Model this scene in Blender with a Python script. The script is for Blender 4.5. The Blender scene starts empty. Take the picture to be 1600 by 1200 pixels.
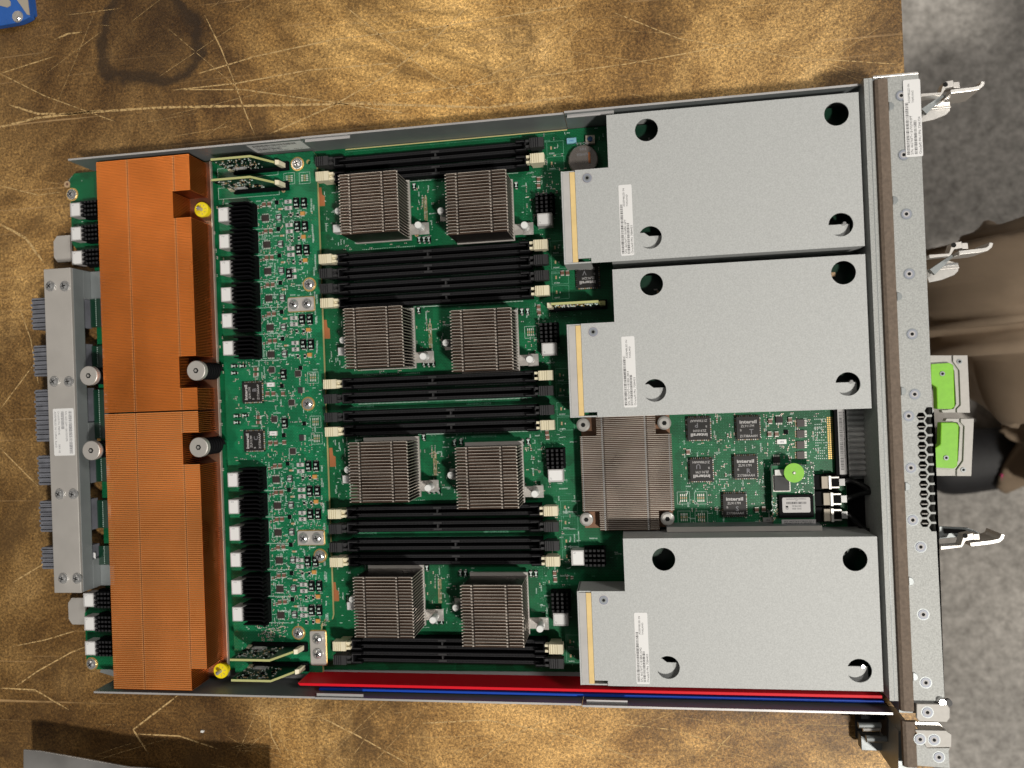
import bpy, math, random
from mathutils import Vector, Matrix
from mathutils.geometry import tessellate_polygon
random.seed(7)
S = bpy.context.scene
COL = S.collection
MM = 0.001
# ---------------------------------------------------------------- camera
CAM_R = (0.0017, 0.1535, -0.0387)
CAM_C = Vector((186.12, -147.76, 534.9))
CAM_F = 1203.0
ROT = Matrix.Rotation(CAM_R[2], 3, 'Z') @ Matrix.Rotation(CAM_R[1], 3, 'Y') @ Matrix.Rotation(CAM_R[0], 3, 'X')
cam_d = bpy.data.cameras.new('camera')
cam = bpy.data.objects.new('camera', cam_d); COL.objects.link(cam)
cam.matrix_world = Matrix.Translation(CAM_C * MM) @ ROT.to_4x4()
cam_d.sensor_width = 36.0
cam_d.lens = CAM_F / 1600.0 * 36.0
cam_d.clip_start = 0.02; cam_d.clip_end = 50
cam_d.dof.use_dof = True
cam_d.dof.focus_distance = 0.505
cam_d.dof.aperture_fstop = 7.5
S.camera = cam
# ---------------------------------------------------------------- world and lamps (no daylight: a workshop under ceiling lamps, plus an added floor light)
W = bpy.data.worlds.new('World'); S.world = W; W.use_nodes = True
wn = W.node_tree.nodes; wl = W.node_tree.links
bg = wn['Background']; bg.inputs[1].default_value = 0.075
tc = wn.new('ShaderNodeTexCoord'); sp = wn.new('ShaderNodeSeparateXYZ'); rp = wn.new('ShaderNodeValToRGB')
wl.new(tc.outputs['Generated'], sp.inputs[0]); wl.new(sp.outputs[2], rp.inputs[0]); wz = wn.new('ShaderNodeTexNoise'); wz.inputs['Scale'].default_value = 1.7; wz.inputs['Detail'].default_value = 2; wl.new(tc.outputs['Generated'], wz.inputs['Vector'])
wr = wn.new('ShaderNodeMapRange'); wr.inputs['From Min'].default_value = 0.38; wr.inputs['From Max'].default_value = 0.62; wr.inputs['To Min'].default_value = 0.6; wr.inputs['To Max'].default_value = 1.4; wl.new(wz.outputs[0], wr.inputs[0])
wm = wn.new('ShaderNodeVectorMath'); wm.operation = 'SCALE'; wl.new(rp.outputs[0], wm.inputs[0]); wl.new(wr.outputs[0], wm.inputs['Scale']); wl.new(wm.outputs[0], bg.inputs[0])
rp.color_ramp.elements[0].position = 0.0; rp.color_ramp.elements[0].color = (0.20, 0.18, 0.16, 1)
rp.color_ramp.elements[1].position = 0.9; rp.color_ramp.elements[1].color = (0.95, 0.93, 0.90, 1)
def area(name, loc, aim, size, power, col, sy=None):
    l = bpy.data.lights.new(name, 'AREA'); l.energy = power; l.size = size; l.color = col
    if sy: l.shape = 'RECTANGLE'; l.size_y = sy
    o = bpy.data.objects.new(name, l); COL.objects.link(o)
    o.location = Vector(loc) * MM
    o.rotation_euler = (Vector(aim) - Vector(loc)).to_track_quat('-Z', 'Y').to_euler()
    return o
area('area_lamp', (1280, -1200, 2550), (80, -150, 0), 0.20, 59, (1.0, 0.95, 0.87))
area('area_lamp', (-1500, 900, 2500), (0, -150, 0), 0.50, 4, (1.0, 0.90, 0.78))
area('area_lamp', (2100, 800, 2300), (500, -100, -300), 0.5, 22, (1.0, 0.96, 0.90))  # added fill with no known source: brightens the floor the person shades
S.view_settings.view_transform = 'Standard'; S.view_settings.look = 'None'
S.view_settings.exposure = 0.33; S.view_settings.gamma = 1.0
S.render.engine = 'CYCLES'

# ---------------------------------------------------------------- calibration: a surveyed point of the photo at height z, in mm
def at(u, v, z=12.0):
    d = ROT @ Vector(((u - 800) / CAM_F, -(v - 600) / CAM_F, -1.0))
    t = (z - CAM_C.z) / d.z
    p = CAM_C + d * t
    return (p.x, p.y)

# ---------------------------------------------------------------- materials
MATS = {}
def mat(name, col, rough=0.5, metal=0.0, noise=0.0, nscale=300.0, bump=0.0, bscale=900.0, coat=0.0, spec=None, emit=None):
    m = bpy.data.materials.new(name); m.use_nodes = True
    n = m.node_tree.nodes; l = m.node_tree.links; b = n['Principled BSDF']
    b.inputs['Base Color'].default_value = (*col, 1); b.inputs['Roughness'].default_value = rough
    b.inputs['Metallic'].default_value = metal
    if coat: b.inputs['Coat Weight'].default_value = coat; b.inputs['Coat Roughness'].default_value = 0.15
    if spec is not None: b.inputs['Specular IOR Level'].default_value = spec
    if noise or bump:
        t = n.new('ShaderNodeTexCoord')
        if noise:
            nz = n.new('ShaderNodeTexNoise'); nz.inputs['Scale'].default_value = nscale; nz.inputs['Detail'].default_value = 6
            l.new(t.outputs['Object'], nz.inputs['Vector'])
            r = n.new('ShaderNodeMapRange'); r.inputs['From Min'].default_value = 0.3; r.inputs['From Max'].default_value = 0.7
            r.inputs['To Min'].default_value = 1 - noise; r.inputs['To Max'].default_value = 1 + noise
            l.new(nz.outputs[0], r.inputs[0])
            mx = n.new('ShaderNodeVectorMath'); mx.operation = 'SCALE'; mx.inputs[0].default_value = col
            l.new(r.outputs[0], mx.inputs['Scale']); l.new(mx.outputs[0], b.inputs['Base Color'])
        if bump:
            nb = n.new('ShaderNodeTexNoise'); nb.inputs['Scale'].default_value = bscale; nb.inputs['Detail'].default_value = 3
            l.new(t.outputs['Object'], nb.inputs['Vector'])
            bp = n.new('ShaderNodeBump'); bp.inputs['Strength'].default_value = bump; bp.inputs['Distance'].default_value = 0.0004
            l.new(nb.outputs[0], bp.inputs['Height']); l.new(bp.outputs[0], b.inputs['Normal'])
    if metal >= 0.3:
        t2 = n.new('ShaderNodeTexCoord'); n2 = n.new('ShaderNodeTexNoise'); n2.inputs['Scale'].default_value = 18; n2.inputs['Detail'].default_value = 5; n2.inputs['Distortion'].default_value = 0.6
        l.new(t2.outputs['Object'], n2.inputs['Vector']); r2 = n.new('ShaderNodeMapRange'); r2.inputs['From Min'].default_value = 0.35; r2.inputs['From Max'].default_value = 0.65
        r2.inputs['To Min'].default_value = max(0.05, rough - (0.03 if rough > 0.48 else 0.09)); r2.inputs['To Max'].default_value = rough + (0.03 if rough > 0.48 else 0.09); l.new(n2.outputs[0], r2.inputs[0]); l.new(r2.outputs[0], b.inputs['Roughness'])
    MATS[name] = m
    return m
mat('galvanised', (0.455, 0.468, 0.465), 0.60, 0.12, 0.12, 1300, 0.3, 2000)
mat('zinc_wall', (0.25, 0.27, 0.275), 0.45, 0.35, 0.10, 40, 0.1, 600)
mat('wall_edge', (0.50, 0.49, 0.49), 0.45, 0.4)
mat('panel_steel', (0.365, 0.375, 0.365), 0.55, 0.15, 0.20, 1100, 0.3, 2200)
mat('bright_steel', (0.62, 0.60, 0.57), 0.30, 0.6, 0.05, 200)
mat('chrome', (0.72, 0.72, 0.72), 0.20, 0.75)
mat('brushed', (0.54, 0.515, 0.485), 0.42, 0.4, 0.05, 60)
mat('nickel_fin', (0.095, 0.060, 0.043), 0.34, 0.7, 0.16, 90)
mat('nickel_fin_pale', (0.15, 0.11, 0.085), 0.30, 0.75, 0.2, 60)
mat('nickel_edge', (0.74, 0.66, 0.58), 0.35, 0.6)
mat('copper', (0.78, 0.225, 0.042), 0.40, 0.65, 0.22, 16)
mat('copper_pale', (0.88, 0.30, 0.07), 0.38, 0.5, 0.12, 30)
mat('copper_fin_shaded', (0.30, 0.075, 0.016), 0.35, 0.9)  # fin copper darkened: shade between the plates is put into the colour
mat('nickel_shaded', (0.085, 0.07, 0.062), 0.35, 0.9)  # fin nickel darkened so the gaps between plates read as shade
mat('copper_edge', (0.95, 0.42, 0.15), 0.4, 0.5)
mat('copper_plate', (0.30, 0.17, 0.11), 0.35, 0.8, 0.2, 40)
mat('gasket', (0.165, 0.125, 0.095), 0.75, 0.1, 0.18, 500, 0.6, 1500)
mat('black_plastic', (0.005, 0.005, 0.006), 0.65, spec=0.07)
mat('grey_black', (0.035, 0.035, 0.037), 0.5, spec=0.3)
mat('slot_rib', (0.025, 0.025, 0.027), 0.55, spec=0.15)
mat('black_anodised', (0.004, 0.004, 0.005), 0.6, 0.0, spec=0.08)
mat('chip_black', (0.016, 0.015, 0.015), 0.5, 0, 0.1, 300, spec=0.3)
mat('chip_brown', (0.035, 0.026, 0.024), 0.45, 0, 0.15, 300)
mat('cap_brown', (0.17, 0.085, 0.055), 0.45, 0, 0.2, 300)
mat('tan_pad', (0.48, 0.33, 0.19), 0.45)
mat('tantalum', (0.55, 0.27, 0.07), 0.5)
mat('orange_pad', (0.40, 0.15, 0.06), 0.45, 0.2)
mat('solder', (0.68, 0.66, 0.62), 0.4, 0.25)
mat('gold', (0.72, 0.47, 0.17), 0.32, 0.7)
mat('silkscreen', (0.62, 0.76, 0.70), 0.6)
mat('silkscreen_dim', (0.14, 0.36, 0.25), 0.6)
mat('board_edge', (0.62, 0.52, 0.24), 0.55)
mat('card_edge', (0.46, 0.47, 0.20), 0.55)
mat('cream', (0.74, 0.68, 0.50), 0.5)
mat('cream_line', (0.48, 0.42, 0.27), 0.6)
mat('white_plastic', (0.78, 0.79, 0.78), 0.35, coat=0.3)
mat('label_white', (0.76, 0.76, 0.76), 0.5)
mat('label_grey', (0.46, 0.45, 0.45), 0.55)
mat('ink', (0.03, 0.03, 0.035), 0.6)
mat('ink_grey', (0.20, 0.20, 0.22), 0.6)
mat('foam_yellow', (0.76, 0.56, 0.25), 0.75, 0, 0.06, 200, 0.3, 900)
mat('foam_grey', (0.47, 0.46, 0.45), 0.7, 0, 0.05, 200)
mat('red_plastic', (0.66, 0.008, 0.020), 0.5, spec=0.2)
mat('blue_plastic', (0.008, 0.06, 0.42), 0.5, spec=0.2)
mat('grey_film', (0.42, 0.42, 0.42), 0.6)
mat('yellow_plastic', (0.85, 0.68, 0.01), 0.4)
mat('green_plastic', (0.20, 0.52, 0.02), 0.5, 0, 0.06, 400)
mat('powder_white', (0.42, 0.405, 0.38), 0.55, 0.1, 0.05, 500)
mat('blue_paint', (0.02, 0.11, 0.42), 0.4, 0, 0.1, 80)
mat('beige_plastic', (0.42, 0.37, 0.30), 0.6)
mat('connector_grey', (0.15, 0.155, 0.18), 0.55, 0, 0.2, 120, 0.3, 200)
mat('sky_cap', (0.22, 0.46, 0.60), 0.5)
mat('button_blue', (0.01, 0.05, 0.14), 0.4)
mat('rivet_zinc', (0.27, 0.29, 0.345), 0.5, 0.15)
mat('hole_dark', (0.004, 0.004, 0.004), 0.9)
mat('gold_flash', (0.45, 0.36, 0.2), 0.4, 0.5)
mat('battery', (0.45, 0.40, 0.37), 0.3, 0.8, 0.12, 60)
mat('cable', (0.008, 0.008, 0.009), 0.4, spec=0.3)
mat('fog_grey', (0.62, 0.62, 0.62), 0.6, 0.1, 0.35, 70)
mat('bent_metal', (0.36, 0.35, 0.34), 0.38, 0.6, 0.45, 14)
mat('trouser', (0.28, 0.21, 0.145), 0.9, 0, 0.10, 30, 0.3, 900)
mat('skin', (0.55, 0.33, 0.24), 0.55)
mat('shirt', (0.05, 0.06, 0.08), 0.85, 0, 0.1, 60)
mat('hair', (0.03, 0.02, 0.015), 0.7)
mat('shoe_black', (0.016, 0.016, 0.018), 0.6, 0, 0.2, 90)
mat('pink', (0.75, 0.05, 0.22), 0.6)
mat('chip_white', (0.7, 0.7, 0.68), 0.6)

def pcb_mat(name, base, hi, lo):
    m = bpy.data.materials.new(name); m.use_nodes = True; MATS[name] = m
    n = m.node_tree.nodes; l = m.node_tree.links; b = n['Principled BSDF']
    b.inputs['Roughness'].default_value = 0.42; b.inputs['Coat Weight'].default_value = 0.12; b.inputs['Coat Roughness'].default_value = 0.2; b.inputs['Specular IOR Level'].default_value = 0.3
    t = n.new('ShaderNodeTexCoord')
    br = n.new('ShaderNodeTexBrick'); br.inputs['Scale'].default_value = 240; br.inputs['Mortar Size'].default_value = 0.05
    br.inputs['Color1'].default_value = (*base, 1); br.inputs['Color2'].default_value = (*lo, 1); br.inputs['Mortar'].default_value = (*hi, 1)
    l.new(t.outputs['Object'], br.inputs['Vector'])
    v = n.new('ShaderNodeTexVoronoi'); v.distance = 'MANHATTAN'; v.inputs['Scale'].default_value = 110
    l.new(t.outputs['Object'], v.inputs['Vector'])
    mx = n.new('ShaderNodeMix'); mx.data_type = 'RGBA'; mx.blend_type = 'MULTIPLY'; mx.inputs[0].default_value = 0.35
    hs = n.new('ShaderNodeSeparateColor'); l.new(v.outputs['Color'], hs.inputs[0])
    cb = n.new('ShaderNodeCombineColor')
    for k in range(3): l.new(hs.outputs[0], cb.inputs[k])
    l.new(br.outputs[0], mx.inputs[6]); l.new(cb.outputs[0], mx.inputs[7])
    l.new(mx.outputs[2], b.inputs['Base Color'])
pcb_mat('pcb', (0.002, 0.105, 0.036), (0.005, 0.16, 0.06), (0.0015, 0.080, 0.027))
pcb_mat('pcb_power', (0.003, 0.145, 0.052), (0.012, 0.23, 0.10), (0.0025, 0.11, 0.04))
mat('pcb_dark', (0.004, 0.035, 0.018), 0.35, coat=0.4)

def wood_mat():
    m = bpy.data.materials.new('particleboard'); m.use_nodes = True; MATS['particleboard'] = m
    n = m.node_tree.nodes; l = m.node_tree.links; b = n['Principled BSDF']
    t = n.new('ShaderNodeTexCoord')
    def noise(scale, detail=8, rough=0.6, sx=1, sy=1, rot=0.0, dist=0.0):
        mp = n.new('ShaderNodeMapping'); mp.inputs['Scale'].default_value = (sx, sy, 1); mp.inputs['Rotation'].default_value = (0, 0, rot)
        l.new(t.outputs['Object'], mp.inputs[0])
        z = n.new('ShaderNodeTexNoise'); z.inputs['Scale'].default_value = scale; z.inputs['Detail'].default_value = detail
        z.inputs['Roughness'].default_value = rough; z.inputs['Distortion'].default_value = dist
        l.new(mp.outputs[0], z.inputs['Vector']); return z.outputs[0]
    def ramp(src, *st):
        r = n.new('ShaderNodeValToRGB'); l.new(src, r.inputs[0]); e = r.color_ramp.elements
        e[0].position, e[0].color = st[0][0], (*st[0][1], 1); e[1].position, e[1].color = st[-1][0], (*st[-1][1], 1)
        for p, c in st[1:-1]:
            q = e.new(p); q.color = (*c, 1)
        return r.outputs[0]
    def mix(kind, f, a, c):
        x = n.new('ShaderNodeMix'); x.data_type = 'RGBA'; x.blend_type = kind
        if isinstance(f, float): x.inputs[0].default_value = f
        else: l.new(f, x.inputs[0])
        l.new(a, x.inputs[6])
        if isinstance(c, tuple): x.inputs[7].default_value = (*c, 1)
        else: l.new(c, x.inputs[7])
        return x.outputs[2]
    # worn varnish: dark brown where it is left, pale where rubbed through
    base = ramp(noise(6, 12, 0.74, dist=0.5), (0.36, (0.085, 0.045, 0.016)), (0.47, (0.22, 0.128, 0.045)), (0.57, (0.40, 0.252, 0.098)), (0.70, (0.62, 0.42, 0.19)))
    chips = ramp(noise(520, 5, 0.75), (0.33, (0.28, 0.25, 0.22)), (0.50, (0.95, 0.95, 0.95)), (0.68, (1.9, 1.85, 1.7)))
    c = mix('MULTIPLY', 0.95, base, chips)
    chip2 = ramp(noise(1100, 3, 0.6), (0.33, (0.5, 0.5, 0.5)), (0.67, (1.5, 1.45, 1.4)))
    c = mix('MULTIPLY', 0.8, c, chip2)
    # patches worn pale by use: back edge, front right corner, left end; darker varnish elsewhere
    def patch(u, v, rad, f, col, kind='MULTIPLY'):
        nonlocal c
        x, y = at(u, v, 0)
        a = n.new('ShaderNodeVectorMath'); a.operation = 'SUBTRACT'; a.inputs[1].default_value = ((x + 300) * MM, (y + 150) * MM, 0); l.new(t.outputs['Object'], a.inputs[0])
        d = n.new('ShaderNodeVectorMath'); d.operation = 'LENGTH'; l.new(a.outputs[0], d.inputs[0])
        nz = n.new('ShaderNodeMath'); nz.operation = 'MULTIPLY_ADD'; nz.inputs[1].default_value = 0.16; l.new(noise(11, 7, 0.7), nz.inputs[0]); l.new(d.outputs[1], nz.inputs[2])
        r = ramp(nz.outputs[0], ((rad * 0.4) * MM + 0.08, (f, f, f)), (rad * 1.3 * MM + 0.08, (0, 0, 0)))
        c = mix(kind, r, c, col)
    patch(900, 130, 190, 1.0, (1.5, 1.5, 1.45)); patch(600, 90, 90, 0.8, (1.6, 1.6, 1.5)); patch(1000, 1170, 230, 1.0, (1.5, 1.45, 1.35))
    patch(120, 30, 170, 0.9, (0.55, 0.50, 0.45)); patch(60, 880, 150, 0.95, (0.58, 0.54, 0.48)); patch(300, 1160, 120, 0.8, (0.7, 0.66, 0.6)); patch(30, 380, 60, 0.9, (1.5, 1.5, 1.45)); patch(330, 130, 45, 0.9, (1.5, 1.5, 1.45)); patch(440, 1170, 40, 1.0, (1.4, 1.4, 1.35)); patch(220, 1130, 110, 0.7, (0.8, 0.75, 0.7))
    # fine scratches in three directions
    for rot, sc, lo, hi in ((0.12, 22, 0.655, 0.70), (-0.42, 26, 0.67, 0.72), (0.62, 24, 0.67, 0.72), (1.3, 30, 0.685, 0.73), (-0.95, 30, 0.68, 0.73)):
        s = ramp(noise(sc, 5, 0.55, 0.12, 8.0, rot), (lo, (0, 0, 0)), (hi, (0.75, 0.75, 0.75)))
        c = mix('MIX', s, c, (0.50, 0.32, 0.15))
    # dark grime spots
    g = ramp(noise(22, 9, 0.8, dist=0.3), (0.60, (0, 0, 0)), (0.68, (0.75, 0.75, 0.75)))
    c = mix('MIX', g, c, (0.045, 0.028, 0.015))
    g2 = ramp(noise(9, 12, 0.78, dist=0.8), (0.50, (0, 0, 0)), (0.62, (0.66, 0.66, 0.66)))
    c = mix('MIX', g2, c, (0.085, 0.048, 0.019))
    # ring stain left by spilt liquid
    cx, cy = at(228, 50, 0); 
    wob = n.new('ShaderNodeTexNoise'); wob.inputs['Scale'].default_value = 14; wob.inputs['Detail'].default_value = 8; wob.inputs['Roughness'].default_value = 0.62; l.new(t.outputs['Object'], wob.inputs['Vector'])
    ofs = n.new('ShaderNodeVectorMath'); ofs.operation = 'MULTIPLY_ADD'; ofs.inputs[1].default_value = (0.055, 0.055, 0); ofs.inputs[2].default_value = (-0.0275 - (cx + 300) * MM, -0.0275 - (cy + 150) * MM, 0)
    l.new(wob.outputs['Color'], ofs.inputs[0])
    ad = n.new('ShaderNodeVectorMath'); ad.operation = 'ADD'; l.new(t.outputs['Object'], ad.inputs[0]); l.new(ofs.outputs[0], ad.inputs[1])
    ml = n.new('ShaderNodeVectorMath'); ml.operation = 'MULTIPLY'; ml.inputs[1].default_value = (1.0, 1.0, 0); l.new(ad.outputs[0], ml.inputs[0])
    ln = n.new('ShaderNodeVectorMath'); ln.operation = 'LENGTH'; l.new(ml.outputs[0], ln.inputs[0])
    sc = n.new('ShaderNodeMath'); sc.operation = 'MULTIPLY'; sc.inputs[1].default_value = 1000 / 60.0; l.new(ln.outputs[1], sc.inputs[0])
    ring = ramp(sc.outputs[0], (0.0, (0.28, 0.28, 0.28)), (0.50, (0.24, 0.24, 0.24)), (0.575, (0.80, 0.80, 0.80)), (0.65, (0.85, 0.85, 0.85)), (0.72, (0.0, 0.0, 0.0)))
    c = mix('MIX', ring, c, (0.030, 0.018, 0.010))
    l.new(c, b.inputs['Base Color'])
    b.inputs['Roughness'].default_value = 0.5; b.inputs['Specular IOR Level'].default_value = 0.35
    bp = n.new('ShaderNodeBump'); bp.inputs['Strength'].default_value = 0.4; bp.inputs['Distance'].default_value = 0.0005
    l.new(noise(500, 4), bp.inputs['Height']); l.new(bp.outputs[0], b.inputs['Normal'])
wood_mat()
mat('scratch_wood', (0.58, 0.39, 0.17), 0.8, 0, 0.3, 700)
def feather():
    m = MATS['scratch_wood']; n = m.node_tree.nodes; l = m.node_tree.links; b = n['Principled BSDF']
    t = n.new('ShaderNodeTexCoord'); a = n.new('ShaderNodeTexNoise'); a.inputs['Scale'].default_value = 420; a.inputs['Detail'].default_value = 5
    l.new(t.outputs['Object'], a.inputs['Vector'])
    r = n.new('ShaderNodeMapRange'); r.inputs['From Min'].default_value = 0.34; r.inputs['From Max'].default_value = 0.52; l.new(a.outputs[0], r.inputs[0])
    l.new(r.outputs[0], b.inputs['Alpha'])
feather()
def concrete():
    m = bpy.data.materials.new('concrete'); m.use_nodes = True; MATS['concrete'] = m
    n = m.node_tree.nodes; l = m.node_tree.links; b = n['Principled BSDF']
    t = n.new('ShaderNodeTexCoord')
    a = n.new('ShaderNodeTexNoise'); a.inputs['Scale'].default_value = 50; a.inputs['Detail'].default_value = 12; a.inputs['Roughness'].default_value = 0.8
    c = n.new('ShaderNodeTexNoise'); c.inputs['Scale'].default_value = 3.5; c.inputs['Detail'].default_value = 4
    l.new(t.outputs['Object'], a.inputs['Vector']); l.new(t.outputs['Object'], c.inputs['Vector'])
    r = n.new('ShaderNodeValToRGB'); l.new(a.outputs[0], r.inputs[0])
    e = r.color_ramp.elements; e[0].position = 0.32; e[0].color = (0.22, 0.205, 0.185, 1); e[1].position = 0.64; e[1].color = (0.74, 0.70, 0.65, 1)
    r2 = n.new('ShaderNodeValToRGB'); l.new(c.outputs[0], r2.inputs[0])
    e = r2.color_ramp.elements; e[0].position = 0.35; e[0].color = (0.7, 0.7, 0.7, 1); e[1].position = 0.65; e[1].color = (1.05, 1.05, 1.05, 1)
    x = n.new('ShaderNodeMix'); x.data_type = 'RGBA'; x.blend_type = 'MULTIPLY'; x.inputs[0].default_value = 1.0
    l.new(r.outputs[0], x.inputs[6]); l.new(r2.outputs[0], x.inputs[7]); l.new(x.outputs[2], b.inputs['Base Color'])
    b.inputs['Roughness'].default_value = 0.8
concrete()

# ---------------------------------------------------------------- mesh builder (all in mm)
class MB:
    def __init__(s): s.v = []; s.f = []; s.m = []
    def face(s, pts, m):
        k = len(s.v); s.v += [tuple(p) for p in pts]; s.f.append(tuple(range(k, k + len(pts)))); s.m.append(m); return s
    def box(s, x0, x1, y0, y1, z0, z1, m, top=None):
        if x0 > x1: x0, x1 = x1, x0
        if y0 > y1: y0, y1 = y1, y0
        k = len(s.v)
        s.v += [(x0, y0, z0), (x1, y0, z0), (x1, y1, z0), (x0, y1, z0), (x0, y0, z1), (x1, y0, z1), (x1, y1, z1), (x0, y1, z1)]
        for q in ((0, 3, 2, 1), (4, 5, 6, 7), (0, 1, 5, 4), (1, 2, 6, 5), (2, 3, 7, 6), (3, 0, 4, 7)):
            s.f.append(tuple(k + i for i in q)); s.m.append(m)
        if top: s.m[-5] = top
        return s
    def cbox(s, cx, cy, w, h, z0, z1, m, top=None): return s.box(cx - w / 2, cx + w / 2, cy - h / 2, cy + h / 2, z0, z1, m, top)
    def rect(s, x0, x1, y0, y1, z, m): return s.face([(x0, y0, z), (x1, y0, z), (x1, y1, z), (x0, y1, z)], m)
    def cyl(s, x, y, z0, z1, r, m, n=20, r1=None, top=None):
        r1 = r if r1 is None else r1; k = len(s.v)
        for i in range(n):
            a = 2 * math.pi * i / n; s.v.append((x + r * math.cos(a), y + r * math.sin(a), z0))
        for i in range(n):
            a = 2 * math.pi * i / n; s.v.append((x + r1 * math.cos(a), y + r1 * math.sin(a), z1))
        for i in range(n):
            j = (i + 1) % n; s.f.append((k + i, k + j, k + n + j, k + n + i)); s.m.append(m)
        s.f.append(tuple(k + n + i for i in range(n))); s.m.append(top or m)
        s.f.append(tuple(k + n - 1 - i for i in range(n))); s.m.append(m)
        return s
    def prism(s, loops, z0, z1, m, top=None):
        if not isinstance(loops[0][0], (tuple, list)): loops = [loops]
        L = [[Vector((p[0], p[1], 0)) for p in lp] for lp in loops]
        tris = tessellate_polygon(L); flat = [p for lp in L for p in lp]; k = len(s.v); N = len(flat)
        s.v += [(p.x, p.y, z0) for p in flat] + [(p.x, p.y, z1) for p in flat]
        for a, b, c in tris:
            A, B, C = flat[a], flat[b], flat[c]
            if (B - A).cross(C - A).z < 0: b, c = c, b
            s.f.append((k + N + a, k + N + b, k + N + c)); s.m.append(top or m)
            s.f.append((k + c, k + b, k + a)); s.m.append(m)
        o = 0
        for li, lp in enumerate(L):
            q = len(lp); ar = sum(lp[i].x * lp[(i + 1) % q].y - lp[(i + 1) % q].x * lp[i].y for i in range(q))
            for i in range(q):
                j = (i + 1) % q
                f = (k + o + i, k + o + j, k + N + o + j, k + N + o + i)
                if (ar < 0) != (li > 0): f = f[::-1]
                s.f.append(f); s.m.append(m)
            o += q
        return s
    def ribbon(s, pts, th, z0, z1, m, top=None):
        L = []; R = []
        for i, p in enumerate(pts):
            a = Vector(pts[max(i - 1, 0)]); b = Vector(pts[min(i + 1, len(pts) - 1)]); d = (b - a).normalized(); nn = Vector((-d.y, d.x)) * th / 2
            L.append((p[0] + nn.x, p[1] + nn.y)); R.append((p[0] - nn.x, p[1] - nn.y))
        return s.prism(L + R[::-1], z0, z1, m, top)
    def tube(s, pts, r, m, n=10, caps=True):
        k = len(s.v); P = [Vector(p) for p in pts]; up = Vector((0, 0, 1)); T0 = None
        for i, p in enumerate(P):
            d = (P[min(i + 1, len(P) - 1)] - P[max(i - 1, 0)]).normalized()
            a = d.cross(up)
            if a.length < 1e-3: a = d.cross(Vector((0, 1, 0)))
            a.normalize(); b = d.cross(a)
            for j in range(n):
                t = 2 * math.pi * j / n; q = p + (a * math.cos(t) + b * math.sin(t)) * r; s.v.append(tuple(q))
        for i in range(len(P) - 1):
            for j in range(n):
                j2 = (j + 1) % n; s.f.append((k + i * n + j, k + i * n + j2, k + (i + 1) * n + j2, k + (i + 1) * n + j)); s.m.append(m)
        if caps:
            s.f.append(tuple(k + j for j in range(n))); s.m.append(m)
            e = k + (len(P) - 1) * n; s.f.append(tuple(e + n - 1 - j for j in range(n))); s.m.append(m)
        return s
    def merge(s, o, mtx):
        k = len(s.v); s.v += [tuple(mtx @ Vector(p)) for p in o.v]; s.f += [tuple(k + i for i in f) for f in o.f]; s.m += o.m; return s
    def mesh(s, name, origin=(0, 0, 0)):
        me = bpy.data.meshes.new(name)
        me.from_pydata([((x - origin[0]) * MM, (y - origin[1]) * MM, (z - origin[2]) * MM) for x, y, z in s.v], [], s.f)
        ms = []
        for q in s.m:
            if q not in ms: ms.append(q)
        for q in ms: me.materials.append(MATS[q])
        me.polygons.foreach_set('material_index', [ms.index(q) for q in s.m])
        me.update(); return me
# rotation about z, then shift
def TR(x, y, z=0, a=0.0): return Matrix.Translation((x, y, z)) @ Matrix.Rotation(math.radians(a), 4, 'Z')

ORG = {}      # object -> its world origin in mm
def link(name, me, org, parent=None, bevel=0.0):
    o = bpy.data.objects.new(name, me); COL.objects.link(o); ORG[o] = Vector(org)
    if parent: o.parent = parent; o.location = (Vector(org) - ORG[parent]) * MM
    else: o.location = Vector(org) * MM
    if bevel:
        b = o.modifiers.new('bevel', 'BEVEL'); b.width = bevel * MM; b.segments = 2; b.limit_method = 'ANGLE'
    return o
def part(name, mb, parent=None, org=None, bevel=0.0, label=None):
    if org is None:
        xs = [p[0] for p in mb.v]; ys = [p[1] for p in mb.v]; zs = [p[2] for p in mb.v]
        org = ((min(xs) + max(xs)) / 2, (min(ys) + max(ys)) / 2, min(zs))
    o = link(name, mb.mesh(name, org), org, parent, bevel)
    if label: o['label'] = label
    return o
def inst(name, me, org, parent, rz=0.0, label=None):
    o = link(name, me, org, parent)
    if rz: o.rotation_euler.z = math.radians(rz)
    if label: o['label'] = label
    return o
def tag(o, label, cat, group=None, kind=None):
    if label: o['label'] = label
    if cat: o['category'] = cat
    if group: o['group'] = group
    if kind: o['kind'] = kind
    return o
def empty(name, org, label=None, cat=None, group=None):
    o = bpy.data.objects.new(name, None); COL.objects.link(o); o.location = Vector(org) * MM; ORG[o] = Vector(org)
    o.empty_display_size = 0.01
    return tag(o, label, cat, group)

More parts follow.
